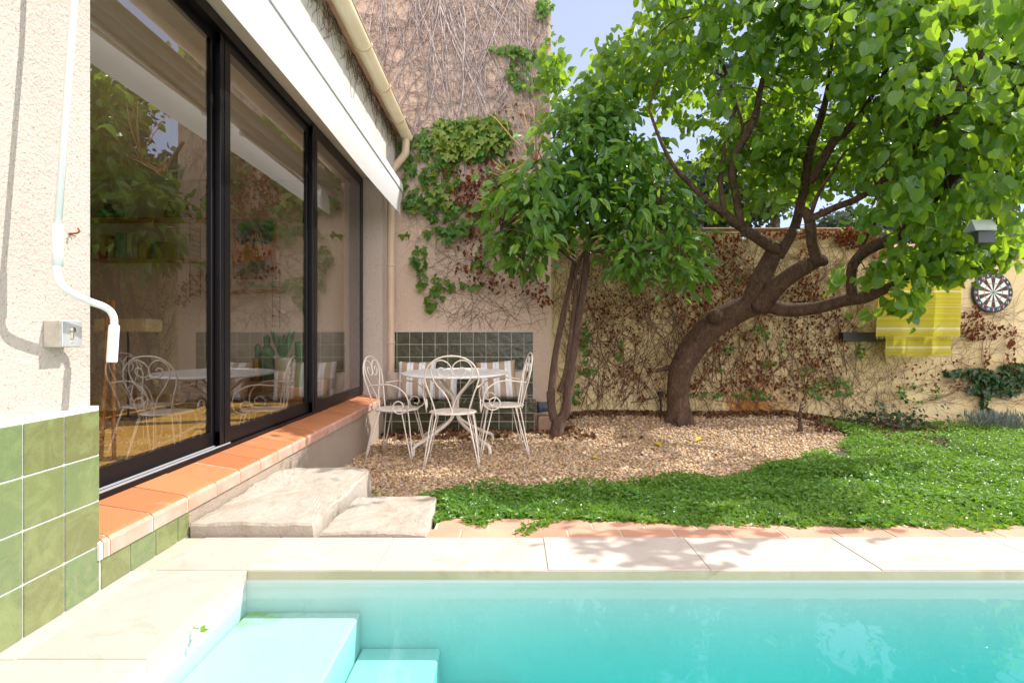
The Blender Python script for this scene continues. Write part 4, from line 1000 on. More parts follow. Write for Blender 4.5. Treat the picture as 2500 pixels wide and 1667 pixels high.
for (c, px, py) in cls:
    n = random.randint(22, 40); rad = random.uniform(.10, .2); 
    # twig from nearest limb
    q, qr = min(skel, key=lambda s: (s[0] - c).length); ln = (q - c).length
    if .08 < ln < .55:
        m_ = q.lerp(c, .5) + Vector((random.gauss(0, .04), random.gauss(0, .04), .05)); mb.tube([q, m_, c], [min(qr, .010), .006, .003], 5, 3, False)
    ax = Vector((random.gauss(0, 1), random.gauss(0, 1), random.gauss(-.1, .5))).normalized()
    for k in range(n):
        p = c + ax * random.uniform(-1.4, 1.4) * rad + Vector([random.gauss(0, rad * .6) for _ in range(3)])
        sx_ = CX + p.x / p.y * F; sy_ = HY - (p.z - EYE) / p.y * F
        if any((sx_ - a) ** 2 + (sy_ - b) ** 2 < r * r for a, b, r in HOLES): continue
        if p.y < 4.7 and (sx_ - 2256) ** 2 + (sy_ - 528) ** 2 < 46 ** 2: continue
        dd = (LIMB[:, 0] - sx_) ** 2 + (LIMB[:, 1] - sy_) ** 2; j = int(dd.argmin())
        if dd[j] < 26 ** 2 and p.y < LIMB[j, 2] + .05 and random.random() < (.93 if sy_ > 210 and sx_ < 2050 else .45): continue
        pos.append(p[:]); o = (p - c); 
        tips.append((random.gauss(0, .5) + o.x * 2, random.gauss(0, .5) + o.y * 2, random.gauss(-.75, .3))); nrm.append((random.gauss(0, .5), random.gauss(-.25, .5), random.gauss(.65, .35)))
mb.build('trunk', M['bark'], tree)
pos = np.array(pos); kk = keep_sun(pos); pos = pos[kk]; N = len(pos); tips = np.array(tips)[kk]; nrm = np.array(nrm)[kk]
scatter('crown', HEART[0], HEART[1], pos, frames(tips, nrm), rng.uniform(.045, .105, (N, 1)) * np.stack([rng.uniform(.85, 1.15, N), np.ones(N), rng.uniform(.2, 3.2, N)], 1), np.clip(rng.beta(2, 2, N) * .9 + (rng.random(N) > .985) * .2, 0, 1), M['heart'], tree)
print('redbud leaves', N)

ct = thing('citrus_tree', 'bushy citrus tree with slim glossy leaves and several thin stems beside the bench', 'tree', tuple(W(1278, 1000, 6.1)))
CB = [
 [(1276, 1010, 6.1, 17), (1280, 985, 6.1, 16), (1284, 955, 6.1, 14)],
 [(1282, 975, 6.1, 12), (1300, 940, 6.1, 11), (1306, 880, 6.1, 10), (1318, 800, 6.1, 9.5), (1330, 720, 6.05, 9.5), (1342, 650, 6.0, 9), (1352, 560, 5.9, 8.5), (1365, 480, 5.8, 7), (1375, 400, 5.8, 5), (1390, 300, 5.8, 3)],
 [(1274, 965, 6.1, 10), (1266, 925, 6.1, 9), (1270, 860, 6.15, 8), (1280, 790, 6.15, 7), (1295, 720, 6.1, 7), (1310, 650, 6.1, 6), (1318, 580, 6.0, 5), (1290, 500, 5.9, 4), (1260, 420, 5.8, 3)],
 [(1284, 900, 6.1, 6), (1300, 850, 6.1, 5), (1312, 760, 6.05, 5), (1322, 680, 6.0, 5), (1330, 600, 6.0, 4.5), (1400, 520, 5.7, 3), (1480, 500, 5.5, 2.5)],
 [(1258, 900, 6.05, 3), (1262, 930, 6.1, 5), (1268, 960, 6.1, 7)], [(1352, 560, 5.9, 5), (1430, 480, 5.6, 4), (1520, 470, 5.4, 3)], [(1350, 580, 5.9, 4), (1440, 570, 5.5, 3), (1560, 580, 5.3, 2)], [(1320, 600, 5.95, 4), (1230, 540, 5.6, 3), (1150, 530, 5.4, 2)], [(1210, 330, 6.3, 4), (1230, 380, 6.2, 4), (1260, 450, 6.0, 4), (1310, 560, 6.0, 4)],
]
mb = MB(); sk2 = []
for b in CB:
    P_, r_ = pts3(b); mb.tube(P_, r_, 10, 5)
    for i in range(len(P_)): sk2.append(P_[i])
POLY_C = [(1250, 310), (1310, 245), (1390, 225), (1430, 275), (1490, 310), (1530, 400), (1580, 480), (1610, 550), (1615, 600), (1580, 640), (1520, 640), (1430, 620), (1410, 575), (1340, 540), (1260, 570), (1190, 600), (1135, 575), (1130, 540), (1180, 510), (1130, 455), (1190, 420), (1200, 340)]
cls = polyclusters(POLY_C, 170, lambda x, y: 5.55, .28)
pos = []; tips = []; nrm = []
CH = [(1440, 545, 12), (1320, 400, 0), (1460, 370, 0)]
for (c, px, py) in cls:
    q = min(sk2, key=lambda s: (s - c).length)
    if (q - c).length < 1.2: mb.tube([q, q.lerp(c, .5) + Vector((0, 0, .04)), c], [.007, .005, .003], 5, 3, False)
    for k in range(random.randint(15, 26)):
        o = Vector([random.gauss(0, .10) for _ in range(3)]); p = c + o; pos.append(p[:])
        tips.append((o.x * 8 + random.gauss(0, .5), o.y * 8 + random.gauss(-.2, .5), random.gauss(-.65, .45))); nrm.append((random.gauss(0, .4), random.gauss(-.4, .4), random.gauss(.8, .3)))
mb.build('trunk', M['bark2'], ct)
pos = np.array(pos); kk = keep_sun(pos); pos = pos[kk]; N = len(pos); tips = np.array(tips)[kk]; nrm = np.array(nrm)[kk]
scatter('crown', LANCE[0], LANCE[1], pos, frames(np.array(tips), np.array(nrm)), rng.uniform(.08, .165, (N, 1)) * np.stack([rng.uniform(.9, 1.35, N), np.ones(N), rng.uniform(.2, 2.2, N)], 1), np.clip(rng.beta(2, 2, N) * .95 + (rng.random(N) > .985) * .2, 0, 1), M['citrus'], ct)
# dry twigs
mb = MB()
for (x0, y0, ds) in ((1232, 370, ((1135, 268), (1200, 250), (1225, 240), (1262, 262), (1300, 320), (1150, 400))), (1180, 395, ((1135, 385), (1145, 408), (1210, 370)))):
    for (x1, y1) in ds:
        m1 = ((x0 + x1) / 2 + random.gauss(0, 8), (y0 + y1) / 2 + random.gauss(0, 6)); mb.tube([W(x0, y0, 5.7), W(*m1, 5.5), W(x1, y1, 5.4)], [.009, .006, .003], 5, 4)
        for k in range(4):
            t = random.uniform(.4, .95); sx_ = x0 + (x1 - x0) * t; sy_ = y0 + (y1 - y0) * t; mb.tube([W(sx_, sy_, 5.5), W(sx_ + random.gauss(0, 18), sy_ - random.uniform(5, 34), 5.45)], [.004, .0018], 4, 1)
mb.build('dead_twigs', M['twig_tan'], ct)

# far trees
def far_tree(name, label, cat, c, r, n, size, mat, trunk=True, group=None, stretch=(1, 1, 1), tpl=SMALL):
    base = Vector((c[0], c[1], 0)); th = thing(name, label, cat, base, 0, group)
    pos = []
    K = 40; cc = [Vector(c) + Vector([random.gauss(0, r * .42) * stretch[k] for k in range(3)]) for _ in range(K)]
    for _ in range(n):
        q = random.choice(cc); pos.append((q + Vector([random.gauss(0, r * .14) for _ in range(3)]))[:])
    pos = np.array(pos); t = rand_dirs(n); t[:, 2] += .3; nr = rand_dirs(n)
    if trunk:
        mb = MB(); mb.tube([base - Vector((0, 0, .1)), (c[0], c[1], c[2] * .6), (c[0], c[1], c[2] + r * .5)], [r * .12, r * .08, r * .02], 8, 3)
        for q in cc[::3]: mb.tube([(c[0], c[1], max(.3, q.z - .4)), q], [r * .03, r * .01], 5, 1)
        mb.build('trunk', M['bark2'], th)
    scatter('crown', tpl[0], tpl[1], pos, frames(t, nr), rng.uniform(size[0], size[1], n), rng.random(n), mat, th)
    return th
NEED = leaf_tpl([(.05, .3), (.05, .7)], .1, .1)
g = 'trees beyond the garden wall'
p = W(1610, 470, 13); far_tree('pine_tree', 'blue green pine seen through the gap left of the tree trunk', 'tree', p, 1.3, 9000, (.08, .2), M['conifer'], group=g, stretch=(1.3, 1, 1))
p = W(1780, 330, 14); far_tree('pine_tree', 'tall pine standing behind the centre of the redbud crown', 'tree', p, 1.6, 9000, (.1, .22), M['conifer'], group=g, stretch=(.8, 1, 1.4))
p = W(1480, 500, 11); far_tree('pine_tree', 'dark pine behind the citrus crown, nearest the pink building', 'tree', p, .9, 6000, (.08, .18), M['conifer'], group=g)
p = W(1940, 515, 8.6); far_tree('cypress_hedge', 'fine needled green shrub showing just above the garden wall', 'shrub', (p.x, p.y, p.z - .25), .6, 9000, (.03, .08), M['conifer'], stretch=(1.3, .8, .7))
p = W(2345, 560, 8.6); far_tree('flowering_shrub', 'shrub with pink and yellow flowers above the tiled wall coping at right', 'shrub', (p.x, p.y, p.z - .2), .6, 7000, (.03, .07), M['flower'], stretch=(1.2, .8, .7))
p = W(2150, 380, 15); far_tree('pine_tree', 'distant pine behind the right part of the redbud crown', 'tree', p, 2.0, 9000, (.1, .25), M['conifer'], group=g, stretch=(1.6, 1, 1))

# ------------------------------------------------------------ lawn
LB = [(985, 1205), (1050, 1192), (1130, 1190), (1250, 1192), (1340, 1198), (1430, 1200), (1520, 1205), (1600, 1215), (1700, 1218), (1800, 1222), (1900, 1225), (2000, 1228), (2100, 1230), (2300, 1233), (2900, 1240)]
LB = [(a, b + 3) for a, b in LB]
lawn_poly = [(840, 1140), (900, 1138)] + GB[1:] + [(2000, 975), (2120, 985), (2300, 972), (2500, 975), (2900, 975)] + LB[::-1] + [(975, 1160), (850, 1150)]
pos = []; tries = 0
from mathutils import noise as mn
cand = sample_poly(lawn_poly, 46000)
for (px, py) in cand:
    d = HY and None
    p = G(px, py + random.uniform(0, 5)) if False else None
    # fast ground hit
    yy = (EYE - .05) * F / (py - HY)
    for _ in range(4): x_ = (px - CX) / F * yy; yy = (EYE - ground(x_, yy)) * F / (py - HY)
    x_ = (px - CX) / F * yy
    if yy > 6.85 or yy < 2.45: continue
    if in_gravel(x_, yy) and random.random() < .985: continue
    if x_ < -.36 and yy < 3.05: continue
    if yy < 2.80 and yy < 2.62 + .10 * mn.noise(Vector((x_ * 3, 0, 1))) + .07 * mn.noise(Vector((x_ * 14, yy * 9, 3))): continue
    if yy > 4.5 and mn.noise(Vector((x_ * 2.5, yy * 2.5, 7))) > .28 + .1 * (6.8 - yy): continue
    if x_ < -.78 and yy < 3.6: continue
    pos.append((x_, yy, ground(x_, yy)))
for _ in range(26):          # runners straying onto the paving
    cx_ = random.uniform(-.3, 3.2); y_ = 2.68; a = -1.57 + random.gauss(0, .9)
    for q in range(random.randint(6, 20)):
        a += random.gauss(0, .5); cx_ += math.cos(a) * .016; y_ += math.sin(a) * .012
        if y_ > 2.42: pos.append((cx_, y_, .195)); pos.append((cx_ + random.gauss(0, .012), y_ + random.gauss(0, .01), .193))
base = np.array(pos); K = len(base)
hh = np.array([.020 + .070 * max(0, mn.noise(Vector((p[0] * 2.2, p[1] * 2.2, 0))) + .45) * (min(1, .35 + max(0, p[1] - 2.5)) ) for p in base]) * np.array([.45 + .55 * sstep(2.62, 3.0, p[1]) + .35 * max(0, mn.noise(Vector((p[0] * 6, p[1] * 6, 5)))) for p in base])
edge = np.array([1.0] * K)
allp = []; allt = []; alln = []; 
for rep in range(3):
    h = hh * rng.uniform(.2, 1.25, K); a = rng.uniform(0, 6.283, K); off = rng.uniform(0, .02, K)
    pp = base + np.stack([np.cos(a) * off, np.sin(a) * off, h], 1); allp.append(pp)
    allt.append(np.stack([np.cos(a), np.sin(a), rng.normal(.25, .35, K)], 1)); alln.append(np.stack([rng.normal(0, .6, K), rng.normal(-.1, .6, K), np.ones(K)], 1))
allp = np.concatenate(allp); allt = np.concatenate(allt); alln = np.concatenate(alln); N = len(allp)
tag(scatter('ground_cover', SMALL[0], SMALL[1], allp, frames(allt, alln), rng.uniform(.016, .036, N), rng.random(N), M['clover']), 'thick green clover like ground cover between gravel and pool', 'ground cover', kind='stuff')
print('lawn', N)
# grass blades / stems
idx = rng.choice(K, 7000); bp = base[idx] + np.stack([rng.normal(0, .02, 7000), rng.normal(0, .02, 7000), np.zeros(7000)], 1)
a = rng.uniform(0, 6.28, 7000); BL = leaf_tpl([(.03, .3), (.03, .7)], .1, .5)
tag(scatter('grass', BL[0], BL[1], bp, frames(np.stack([np.cos(a) * .5, np.sin(a) * .5, np.ones(7000)], 1), np.stack([np.cos(a + 1.5), np.sin(a + 1.5), .3 * np.ones(7000)], 1)), rng.uniform(.03, .085, 7000), rng.random(7000), M['clover']), 'fine grass blades among the ground cover', 'grass', kind='stuff')
# daisies
idx = rng.choice(np.where(base[:, 1] < 3.6)[0], 70); dp_ = base[idx] + np.array([0, 0, .05]); DV = [(math.cos(k * .785) * (1 if k % 2 else .6), math.sin(k * .785) * (1 if k % 2 else .6), 0) for k in range(8)]
tag(scatter('daisies', DV, [list(range(8))], dp_, frames(np.tile([1., 0, 0], (70, 1)), np.stack([rng.normal(0, .3, 70), rng.normal(-.2, .3, 70), np.ones(70)], 1)), rng.uniform(.003, .0055, 70), rng.random(70), M['petal']), 'tiny white daisies dotted in the ground cover', 'flowers', kind='stuff')
# leaf litter at the wall foot and in beds
regs = [(1450, 945, 170, 10, 1), (1600, 945, 260, 8, 1), (1000, 1003, 180, 10, .9), (2060, 985, 140, 16, .5), (1300, 1000, 60, 15, .5), (1900, 975, 70, 14, .6), (1500, 920, 100, 16, .7), (1550, 1020, 300, 50, .003), (2100, 1010, 150, 20, .15)]
pos = []
for (px, py, rx, ry, dn) in regs:
    for _ in range(int(rx * ry * dn * .16)):
        a = random.uniform(0, 6.28); q = random.random() ** .5; x2 = px + math.cos(a) * rx * q; y2 = max(932, py + math.sin(a) * ry * q)
        yy = 6.5
        for _ in range(5): x_ = (x2 - CX) / F * yy; yy = min(6.87, (EYE - ground(x_, yy)) * F / (y2 - HY))
        if x_ < .25: yy = min(yy, 6.33)
        pos.append((x_, yy, ground(x_, yy) + random.uniform(.006, .03)))
for _ in range(900):
    x_ = random.uniform(.32, 4.2); y_ = 6.885 - abs(random.gauss(0, .09)); pos.append((x_, y_, ground(x_, y_) + random.uniform(.0, .035)))
for _ in range(160):
    x_ = random.uniform(-1.3, .3); y_ = 6.375 - abs(random.gauss(0, .06)); pos.append((x_, y_, ground(x_, y_) + random.uniform(.0, .025)))
N = len(pos); tag(scatter('leaf_litter', DRY[0], DRY[1], np.array(pos), frames(rand_dirs(N) * [1, 1, .3], rand_dirs(N) * .4 + [0, 0, 1]), rng.uniform(.03, .065, N), rng.random(N), M['litter']), 'brown dry leaf litter along the foot of the walls', 'leaf litter', kind='stuff')
# bush of twigs at the wall foot
sh = thing('wall_bush', 'tangled low bush of brown twigs and ivy at the foot of the yellow wall', 'bush', tuple(G(1960, 965)))
mb = MB(); c0 = G(1960, 968); c0.y = 6.55
for k in range(150):
    a = random.uniform(.1, 3.04); l = random.uniform(.12, .36); b = c0 + Vector((random.gauss(0, .25), random.gauss(0, .08), 0)); mb.cr = random.random()
    mb.tube([b, b + Vector((math.cos(a) * l * .5, random.gauss(-.03, .06), math.sin(a) * l * .6)), b + Vector((math.cos(a) * l, random.gauss(-.03, .1), math.sin(a) * l * .8 - random.uniform(0, .1)))], [.004, .003, .001], 4, 3)
mb.build('twigs', M['twig_brown'], sh)
n = 420; pp = np.array([(c0.x + random.gauss(0, .30), c0.y + random.gauss(0, .1), c0.z + abs(random.gauss(0, .13)) + .01) for _ in range(n)])
scatter('leaves', IVY[0], IVY[1], pp, frames(rng.normal(0, .6, (n, 3)) - [0, 0, .6], rng.normal(0, .5, (n, 3)) + [0, -.6, .7]), rng.uniform(.025, .055, n), rng.random(n), M['ivy_dk'], sh)
# lavender at right
lv = thing('lavender_plant', 'grey green lavender bush at the wall foot on the right', 'shrub', tuple(G(2300, 985)))
c0 = G(2290, 985); c0.y = 6.6; n = 1000; a = rng.uniform(0, 6.28, n); el = rng.uniform(.5, 1.5, n)
dr = np.stack([np.cos(a) * np.cos(el), np.sin(a) * np.cos(el), np.sin(el)], 1); pp = np.array(c0) + rng.normal(0, 1, (n, 3)) * [.16, .07, .01] + dr * rng.uniform(.02, .14, (n, 1))
scatter('stalks', NEED[0], NEED[1], pp, frames(dr, rand_dirs(n)), rng.uniform(.05, .12, n), rng.random(n), M['lavender'], lv)
# small stump / sapling
sp = G(1838, 992); mb = MB()
mb.tube([sp - Vector((0, 0, .02)), sp + Vector((.0, 0, .1)), sp + Vector((-.01, 0, .2)), sp + Vector((.01, 0, .32))], [.035, .02, .012, .006], 8, 3)
for k in range(9): a = k * .8; mb.tube([sp + Vector((0, 0, .03 + .03 * k)), sp + Vector((math.cos(a) * .08, math.sin(a) * .06, .06 + .035 * k))], [.008, .002], 5, 1)
tag(mb.build('dry_sapling', M['bark'], loc=sp), 'small dry gnarled stump standing in the gravel near the lawn edge', 'stump')
# solar lamp
sp = G(1517, 952); sp.y -= .02
sl_ = thing('garden_lamp', 'small black stake solar lamp left of the big trunk', 'lamp', tuple(sp))
mb = MB(); mb.tube([sp, sp + Vector((0, 0, .19))], .012, 8, 1); mb.build('stake', M['blk'], sl_)
mb = MB(); mb.lathe(sp + Vector((0, 0, .19)), [(.012, 0), (.038, .055), (.04, .06)], 16); mb.build('lens', M['bulb'], sl_)
mb = MB(); mb.lathe(sp + Vector((0, 0, .25)), [(.044, 0), (.046, .02), (.03, .032)], 16); mb.build('cap', M['blk'], sl_)
# fallen yellow leaves etc.
for (px, py, s, lab) in ((1502, 1023, .09, 'largest yellow leaf fallen on the gravel in the sun patch'), (1613, 1012, .085, 'orange yellow leaf on the gravel further right'), (1362, 1056, .05, 'small olive leaf on the gravel in front of the bench corner'), (1445, 983, .04, 'tiny pale leaf on the gravel between the stems and the trunk'), (1150, 1005, .07, 'green leaf lying under the right chair')):
    p = G(px, py) + Vector((0, 0, .012)); mb = MB(); 
    vv = [Vector(v) for v in HEART[0]]; a = random.uniform(0, 6.28); ca, sa = math.cos(a), math.sin(a)
    ii = [mb.V(p.x + (v.x * ca - v.y * sa) * s, p.y + (v.x * sa + v.y * ca) * s, p.z + v.z * s * 1.5 + .01) for v in vv]
    mb.cr = .5
    for f in HEART[1]: mb.Fc([ii[k] for k in f])
    tag(mb.build('fallen_leaf', M['yellow_leaf'] if 'green' not in lab else M['clover'], loc=p), lab, 'leaf', 'leaves fallen on the gravel')

# ------------------------------------------------------------ furniture
def zx(X, Y): return ((X - 635) * 8.07e-4, 1.2066 - Y * 8.07e-4)
def make_chair():
    t = thing('garden_chair', 'x', 'chair')
    lean = lambda z: -.165 - .10 * max(0, z - .44) / .47 - .0
    mb = MB(); mb.lathe((0, 0, .432), [(.19, -.004), (.198, 0), (.198, .008), (.19, .011), (.12, .009), (0.001, .006)], 40); mb.tube([(math.cos(a) * .196, math.sin(a) * .196, .434) for a in [k * math.pi / 16 for k in range(33)]], .0065, 6, 1, False)
    mb.build('seat', M['cream_metal'], t, local=True)
    def cv(lst, m=1): return [((zx(X, Y)[0]) * m, lean(zx(X, Y)[1]), zx(X, Y)[1]) for X, Y in lst]
    half = [(470, 975), (455, 890), (420, 770), (378, 650), (366, 580), (386, 500), (440, 425), (530, 377), (635, 362)]
    mb = MB(); L1 = cv(half); R1 = [(-x, y, z) for x, y, z in L1]
    mb.tube(L1 + R1[-2::-1], .0068, 8, 5); mb.build('back_frame', M['cream_metal'], t, local=True)
    heart = [(636, 975), (622, 880), (582, 780), (512, 690), (457, 610), (430, 530), (440, 460), (480, 418), (540, 406), (600, 436), (631, 490), (624, 545), (590, 574), (540, 570), (503, 540), (497, 503), (520, 482), (552, 488), (566, 515)]
    mb = MB()
    for m in (1, -1): mb.tube(cv(heart, m), .0055, 8, 4)
    mb.build('scrollwork', M['cream_metal'], t, local=True)
    for m in (1, -1):
        prof = [(-.19, .655, .205), (-.10, .668, .235), (0, .675, .25), (.09, .655, .262), (.165, .60, .27), (.195, .52, .262), (.175, .45, .245), (.11, .418, .235), (.055, .44, .232), (.045, .49, .232), (.08, .525, .232), (.125, .515, .232), (.138, .48, .232), (.115, .458, .232), (.09, .465, .232)]
        mb = MB(); mb.tube([(x * m, y, z) for y, z, x in prof], .0062, 8, 4); mb.build('armrest', M['cream_metal'], t, local=True)
    for (sx, sy) in ((1, 1), (-1, 1), (1, -1), (-1, -1)):
        mb = MB(); ax_, ay = .145 * sx, .12 * sy; fx, fy = .225 * sx, .215 * sy
        q = Vector((-sy * sx, 1, 0)).normalized() if False else Vector((1, -sx * sy, 0)).normalized()
        for e in (1, -1):
            mb.tube([(ax_, ay, .428), (ax_ + q.x * .024 * e, ay + q.y * .024 * e, .420), (ax_ + (fx - ax_) * .15 + q.x * .030 * e, ay + (fy - ay) * .15 + q.y * .030 * e, .385), (fx + q.x * .006 * e, fy + q.y * .006 * e, 0.0)], .0058, 7, 4)
        mb.build('leg', M['cream_metal'], t, local=True)
    return t
ch = make_chair()
ch.location = (-.50, 4.83, ground(-.5, 4.8) - .002); ch.rotation_euler = (0, 0, R(3)); ch['label'] = 'white iron garden chair nearest the camera, its scrolled back towards us'; ch['group'] = 'white iron garden chairs around the table'
c2 = copy_tree(ch); c2.location = (-1.06, 5.25, ground(-1.0, 5.2)); c2.rotation_euler = (0, 0, R(-98)); c2['label'] = 'white iron garden chair left of the table beside the terracotta sill'
c3 = copy_tree(ch); c3.location = (-.09, 5.25, ground(0, 5.2)); c3.rotation_euler = (0, 0, R(97)); c3['label'] = 'white iron garden chair right of the table near the citrus stems'
tb = thing('garden_table', 'round white iron garden table in front of the tiled bench', 'table', (-.545, 5.48, 0), R(45))
mb = MB(); mb.lathe((0, 0, .722), [(.49, -.012), (.505, -.008), (.508, .0), (.503, .008), (.48, .010), (.2, .009), (.001, .009)], 56)
top_o = mb.build('tabletop', M['white_metal'], tb, local=True); top_o.rotation_euler = (R(1.0), R(-1.2), 0)
for k in range(4):
    a = k * math.pi / 2; ca, sa = math.cos(a), math.sin(a); mb = MB()
    mb.tube([(ca * r, sa * r, z) for r, z in ((.33, .708), (.20, .63), (.09, .545), (.045, .50), (.028, .45), (.027, .34), (.04, .30), (.10, .245), (.32, .135), (.45, .085), (.485, .055), (.49, -.01))], .0165, 12, 4)
    mb.build('leg', M['cream_metal'], tb, local=True)
mb = MB(); mb.lathe((0, 0, .40), [(.03, -.03), (.032, 0), (.03, .03)], 14); mb.build('collar', M['cream_metal'], tb, local=True)

# ------------------------------------------------------------ things on the garden wall
DC = W(2280, 672, YG - .03); DR = 46 / F * (YG - .03)
db = thing('dartboard', 'round dartboard with numbered black ring hanging on the wall', 'dartboard', DC)
mb = MB(); mb.lathe((DC.x, DC.y, DC.z), [(DR * .97, .03), (DR, .02), (DR, .0), (DR * .98, -.008)], 64, True, 'y'); 
mb.build('ring', simple('dart_black', (.02, .022, .03), None, 5, .6), db)
cW = flat('dart_cream', (.62, .66, .58)); cB = flat('dart_dark', (.02, .02, .025)); cR = flat('dart_red', (.5, .04, .05)); cG = flat('dart_green', (.03, .22, .12))
mb = MB()
def sector(r0, r1, a0, a1, m, y=-.0100):
    mb.cm = m; n = 5; A = [(r0, a0 + (a1 - a0) * k / n) for k in range(n + 1)] + [(r1, a1 - (a1 - a0) * k / n) for k in range(n + 1)]
    mb.Fc([mb.V(DC.x + r * DR * math.sin(a), DC.y + y, DC.z + r * DR * math.cos(a)) for r, a in A])
for k in range(20):
    a0 = (k - .5) * math.pi / 10; a1 = a0 + math.pi / 10; e = k % 2
    sector(.06, .44, a0, a1, 1 if not e else 0); sector(.44, .475, a0, a1, 2 if not e else 3); sector(.475, .73, a0, a1, 1 if not e else 0); sector(.73, .765, a0, a1, 2 if not e else 3)
sector(.0, .06, 0, 2 * math.pi, 3, -.0105)
mb.build('scoring_face', [cW, cB, cR, cG], db)
nums = [20, 1, 18, 4, 13, 6, 10, 15, 2, 17, 3, 19, 7, 16, 8, 11, 14, 9, 12, 5]
wht = flat('dart_numbers', (.75, .76, .74))
for k, n_ in enumerate(nums):
    a = k * math.pi / 10; text_mesh(str(n_), DR * .17, wht, 'number', db, (DC.x + .87 * DR * math.sin(a), DC.y - .0105, DC.z + .87 * DR * math.cos(a)))
# black wall box
a = W(1930, 763, 6.86); b = W(2060, 784, 6.86); mb = MB(); mb.box(a.x, b.x, 6.80, YG - .001, b.z, a.z, .004)
tag(mb.build('black_shelf', M['blk'], loc=((a.x + b.x) / 2, 6.85, b.z)), 'narrow black shelf fixed to the yellow wall beside the towels', 'shelf')
# towels over a rail
def towelmat(name, base, band, bands, cells=True):
    m, t, o = newmat(name); tc = t.nodes.new('ShaderNodeTexCoord'); sp = t.nodes.new('ShaderNodeSeparateXYZ'); t.links.new(tc.outputs['Object'], sp.inputs[0])
    col = base; z = sp.outputs[2]; fac = None
    for (z0, z1, a) in bands:
        f = mth(t, 'MULTIPLY', mth(t, 'MULTIPLY', mth(t, 'GREATER_THAN', z, z0), mth(t, 'LESS_THAN', z, z1)), a)
        fac = f if fac is None else mth(t, 'MAXIMUM', fac, f)
    col = mixc(t, fac, base, band)
    p = prin(t, None, col, .9, bump(t, noise(t, 250, 2), .2, .002), .1); tr = t.nodes.new('ShaderNodeBsdfTranslucent'); t.links.new(col, tr.inputs[0])
    x = t.nodes.new('ShaderNodeMixShader'); x.inputs[0].default_value = .5; t.links.new(p.outputs[0], x.inputs[1]); t.links.new(tr.outputs[0], x.inputs[2]); t.links.new(x.outputs[0], o.inputs[0]); return m
YT = 6.55
def towel(x0p, x1p, y0p, y1p, d, label, mat, skew):
    a = W(x0p, y0p, d); b = W(x1p, y1p, d); mb = MB(); mb.cs = True; n, m_ = 60, 30; g_ = []
    cx = (a.x + b.x) / 2
    for i in range(n + 1):
        u = i / n; row = []
        for j in range(m_ + 1):
            v = j / m_; x = a.x + (b.x - a.x) * u - skew * v * (1 - u)
            y = d + .030 * math.sin(u * 13 + .8 + .5 * v) * (.4 + .6 * v) + .006 * math.sin(u * 31 + 2 * v) * v
            row.append(mb.V(x, y, a.z + (b.z - a.z) * v + .006 * math.sin(u * 9) * v))
        g_.append(row)
    for i in range(n):
        for j in range(m_): mb.Fc([g_[i][j], g_[i][j + 1], g_[i + 1][j + 1], g_[i + 1][j]])
    o = mb.build('towel', mat, loc=(cx, d, b.z)); tag(o, label, 'towel', 'yellow striped towels on the line')
    fr = MB()
    for i in range(n * 2):
        u = (i + random.random()) / (n * 2); x = a.x + (b.x - a.x) * u - skew * (1 - u); y = d + .030 * math.sin(u * 13 + 1.3) + .006 * math.sin(u * 31 + 2)
        fr.tube([(x, y, b.z + .006 + .006 * math.sin(u * 9)), (x + random.gauss(0, .006), y, b.z - random.uniform(.02, .045))], [.0022, .0012], 3, 1, False)
    fr.build('fringe', flat('fringe_yellow', (.72, .62, .18), .9), o)
    return o
bz = [(.04, .043, .7), (.125, .128, .6), (.145, .148, .6), (.26, .264, .6), (.29, .293, .5), (.40, .403, .5), (.06, .065, .7), (.075, .095, .75), (.10, .104, .7), (.20, .206, .6), (.33, .336, .6), (.36, .364, .6), (.45, .455, .6), (.50, .52, .7), (.60, .605, .6), (.66, .68, .6)]
towel(2022, 2211, 618, 772, 6.50, 'upper yellow striped towel with fringed hem hanging on the right', towelmat('towel_a', (.57, .52, .04), (.85, .80, .60), bz), .03)
towel(2038, 2190, 620, 815, 6.56, 'lower hanging yellow striped towel behind the first one', towelmat('towel_b', (.56, .51, .045), (.85, .80, .60), bz), .0)
mb = MB(); a = W(1990, 617, 6.53); b = W(2260, 612, 6.53); mb.tube([a, b], .006, 8, 1); mb.tube([b, (b.x, YG, b.z)], .006, 8, 1); mb.tube([a, (a.x, YG, a.z)], .006, 8, 1)
tag(mb.build('towel_rail', M['white_metal'], loc=a), 'thin white rail carrying the two yellow towels', 'rail')
# bird boxes
GR = simple('grey_painted_wood', (.74, .77, .82), None, 6, .5); GR2 = simple('dark_grey_panel', (.09, .10, .12), None, 6, .6)
bb = thing('bird_box', 'grey hanging bird box with a pale sloping roof among the right leaves', 'bird box', W(2255, 560, 4.35))
c = W(2256, 524, 4.35); mb = MB(); mb.poly([c + Vector((-.10, -.065, -.03)), c + Vector((.09, -.065, -.03)), c + Vector((.075, 0, .065)), c + Vector((-.085, 0, .065))]); mb.poly([c + Vector((-.10, .07, -.02)), c + Vector((-.085, 0, .055)), c + Vector((.075, 0, .055)), c + Vector((.09, .07, -.02))]); mb.poly([c + Vector((-.10, -.07, -.024)), c + Vector((-.10, .07, -.024)), c + Vector((.09, .07, -.024)), c + Vector((.09, -.07, -.024))]); mb.build('roof', GR, bb)
mb = MB(); mb.box(c.x - .07, c.x + .06, c.y - .05, c.y + .05, c.z - .12, c.z - .031, .003); mb.build('box', GR2, bb)
mb = MB(); mb.tube([c + Vector((0, 0, .055)), c + Vector((0, 0, .26))], .0018, 5, 1); mb.build('string', flat('string', (.6, .58, .5)), bb)
c = W(2018, 607, 5.6); bb2 = thing('bird_feeder', 'dark grey shallow roofed feeder hanging left of the towels', 'bird feeder', c)
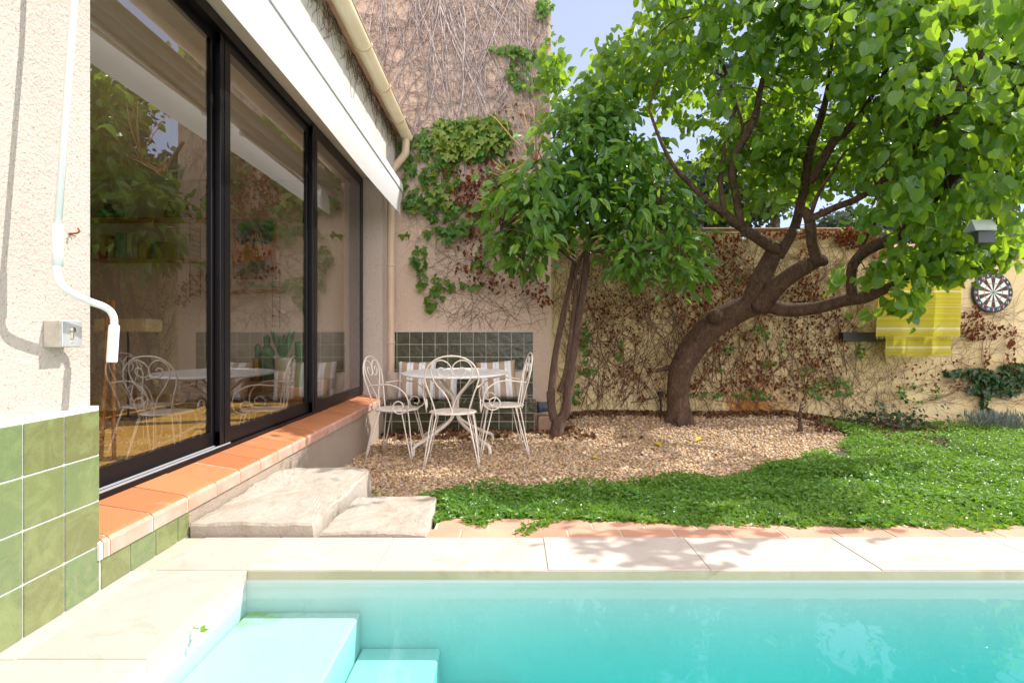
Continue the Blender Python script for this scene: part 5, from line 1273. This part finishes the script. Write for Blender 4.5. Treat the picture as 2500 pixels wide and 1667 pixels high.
mb = MB(); mb.lathe(c, [(.10, -.01), (.10, 0), (.02, .045), (.001, .05)], 4); mb.build('roof', GR2, bb2)
mb = MB(); mb.box(c.x - .06, c.x + .06, c.y - .05, c.y + .05, c.z - .035, c.z - .012, .003); mb.build('tray', M['blk'], bb2)
# string lights
sl2 = thing('string_lights', 'string of clear round light bulbs threaded through the tree', 'string lights', W(1710, 590, 5.6))
BP = [(1707, 548, 5.5), (1835, 530, 5.2), (1963, 504, 5.0), (2103, 452, 4.8)]
mb = MB(); cab = [(1560, 520, 5.7), (1640, 536, 5.6), (1707, 536, 5.5), (1770, 530, 5.35), (1835, 518, 5.2), (1900, 512, 5.1), (1963, 492, 5.0), (2040, 470, 4.9), (2103, 440, 4.8), (2180, 415, 4.7), (2300, 390, 4.5), (2450, 380, 4.4)]
mb.tube([W(*p) for p in cab], .003, 6, 4); mb.build('cable', M['blk'], sl2)
for (x, y, d) in BP:
    c = W(x, y, d); mb = MB(); mb.lathe(c + Vector((0, 0, .018)), [(.012, 0), (.013, .03), (.009, .04)], 12); s = mb.build('socket', M['blk'], sl2)
    mb = MB(); mb.lathe(c, [(.001, -.028), (.012, -.025), (.023, -.014), (.027, 0), (.023, .013), (.012, .02)], 16, False); mb.build('bulb', M['bulb'], s)
    mb = MB(); mb.tube([c + Vector((0, 0, .015)), c + Vector((.006, 0, -.004)), c + Vector((-.006, 0, -.004)), c + Vector((0, 0, .015))], .001, 4, 2); mb.build('filament', M['brass'], s)
# floating leaf at the pool edge
p = W(462, 1424, 1.70); p.z = .185; mb = MB(); mb.cr = .9
for k in range(3):
    a = k * 1.3 + .3; b = p + Vector((random.uniform(-.01, .01), random.uniform(-.01, .01), .0)); d1 = Vector((math.cos(a), math.sin(a), .15)) * .03; d2 = Vector((-math.sin(a), math.cos(a), .3)) * .008
    mb.poly([b, b + d1 * .5 + d2, b + d1, b + d1 * .5 - d2])
tag(mb.build('floating_leaves', M['ivy'], loc=p), 'small cluster of green leaves stuck at the pool edge', 'leaf')
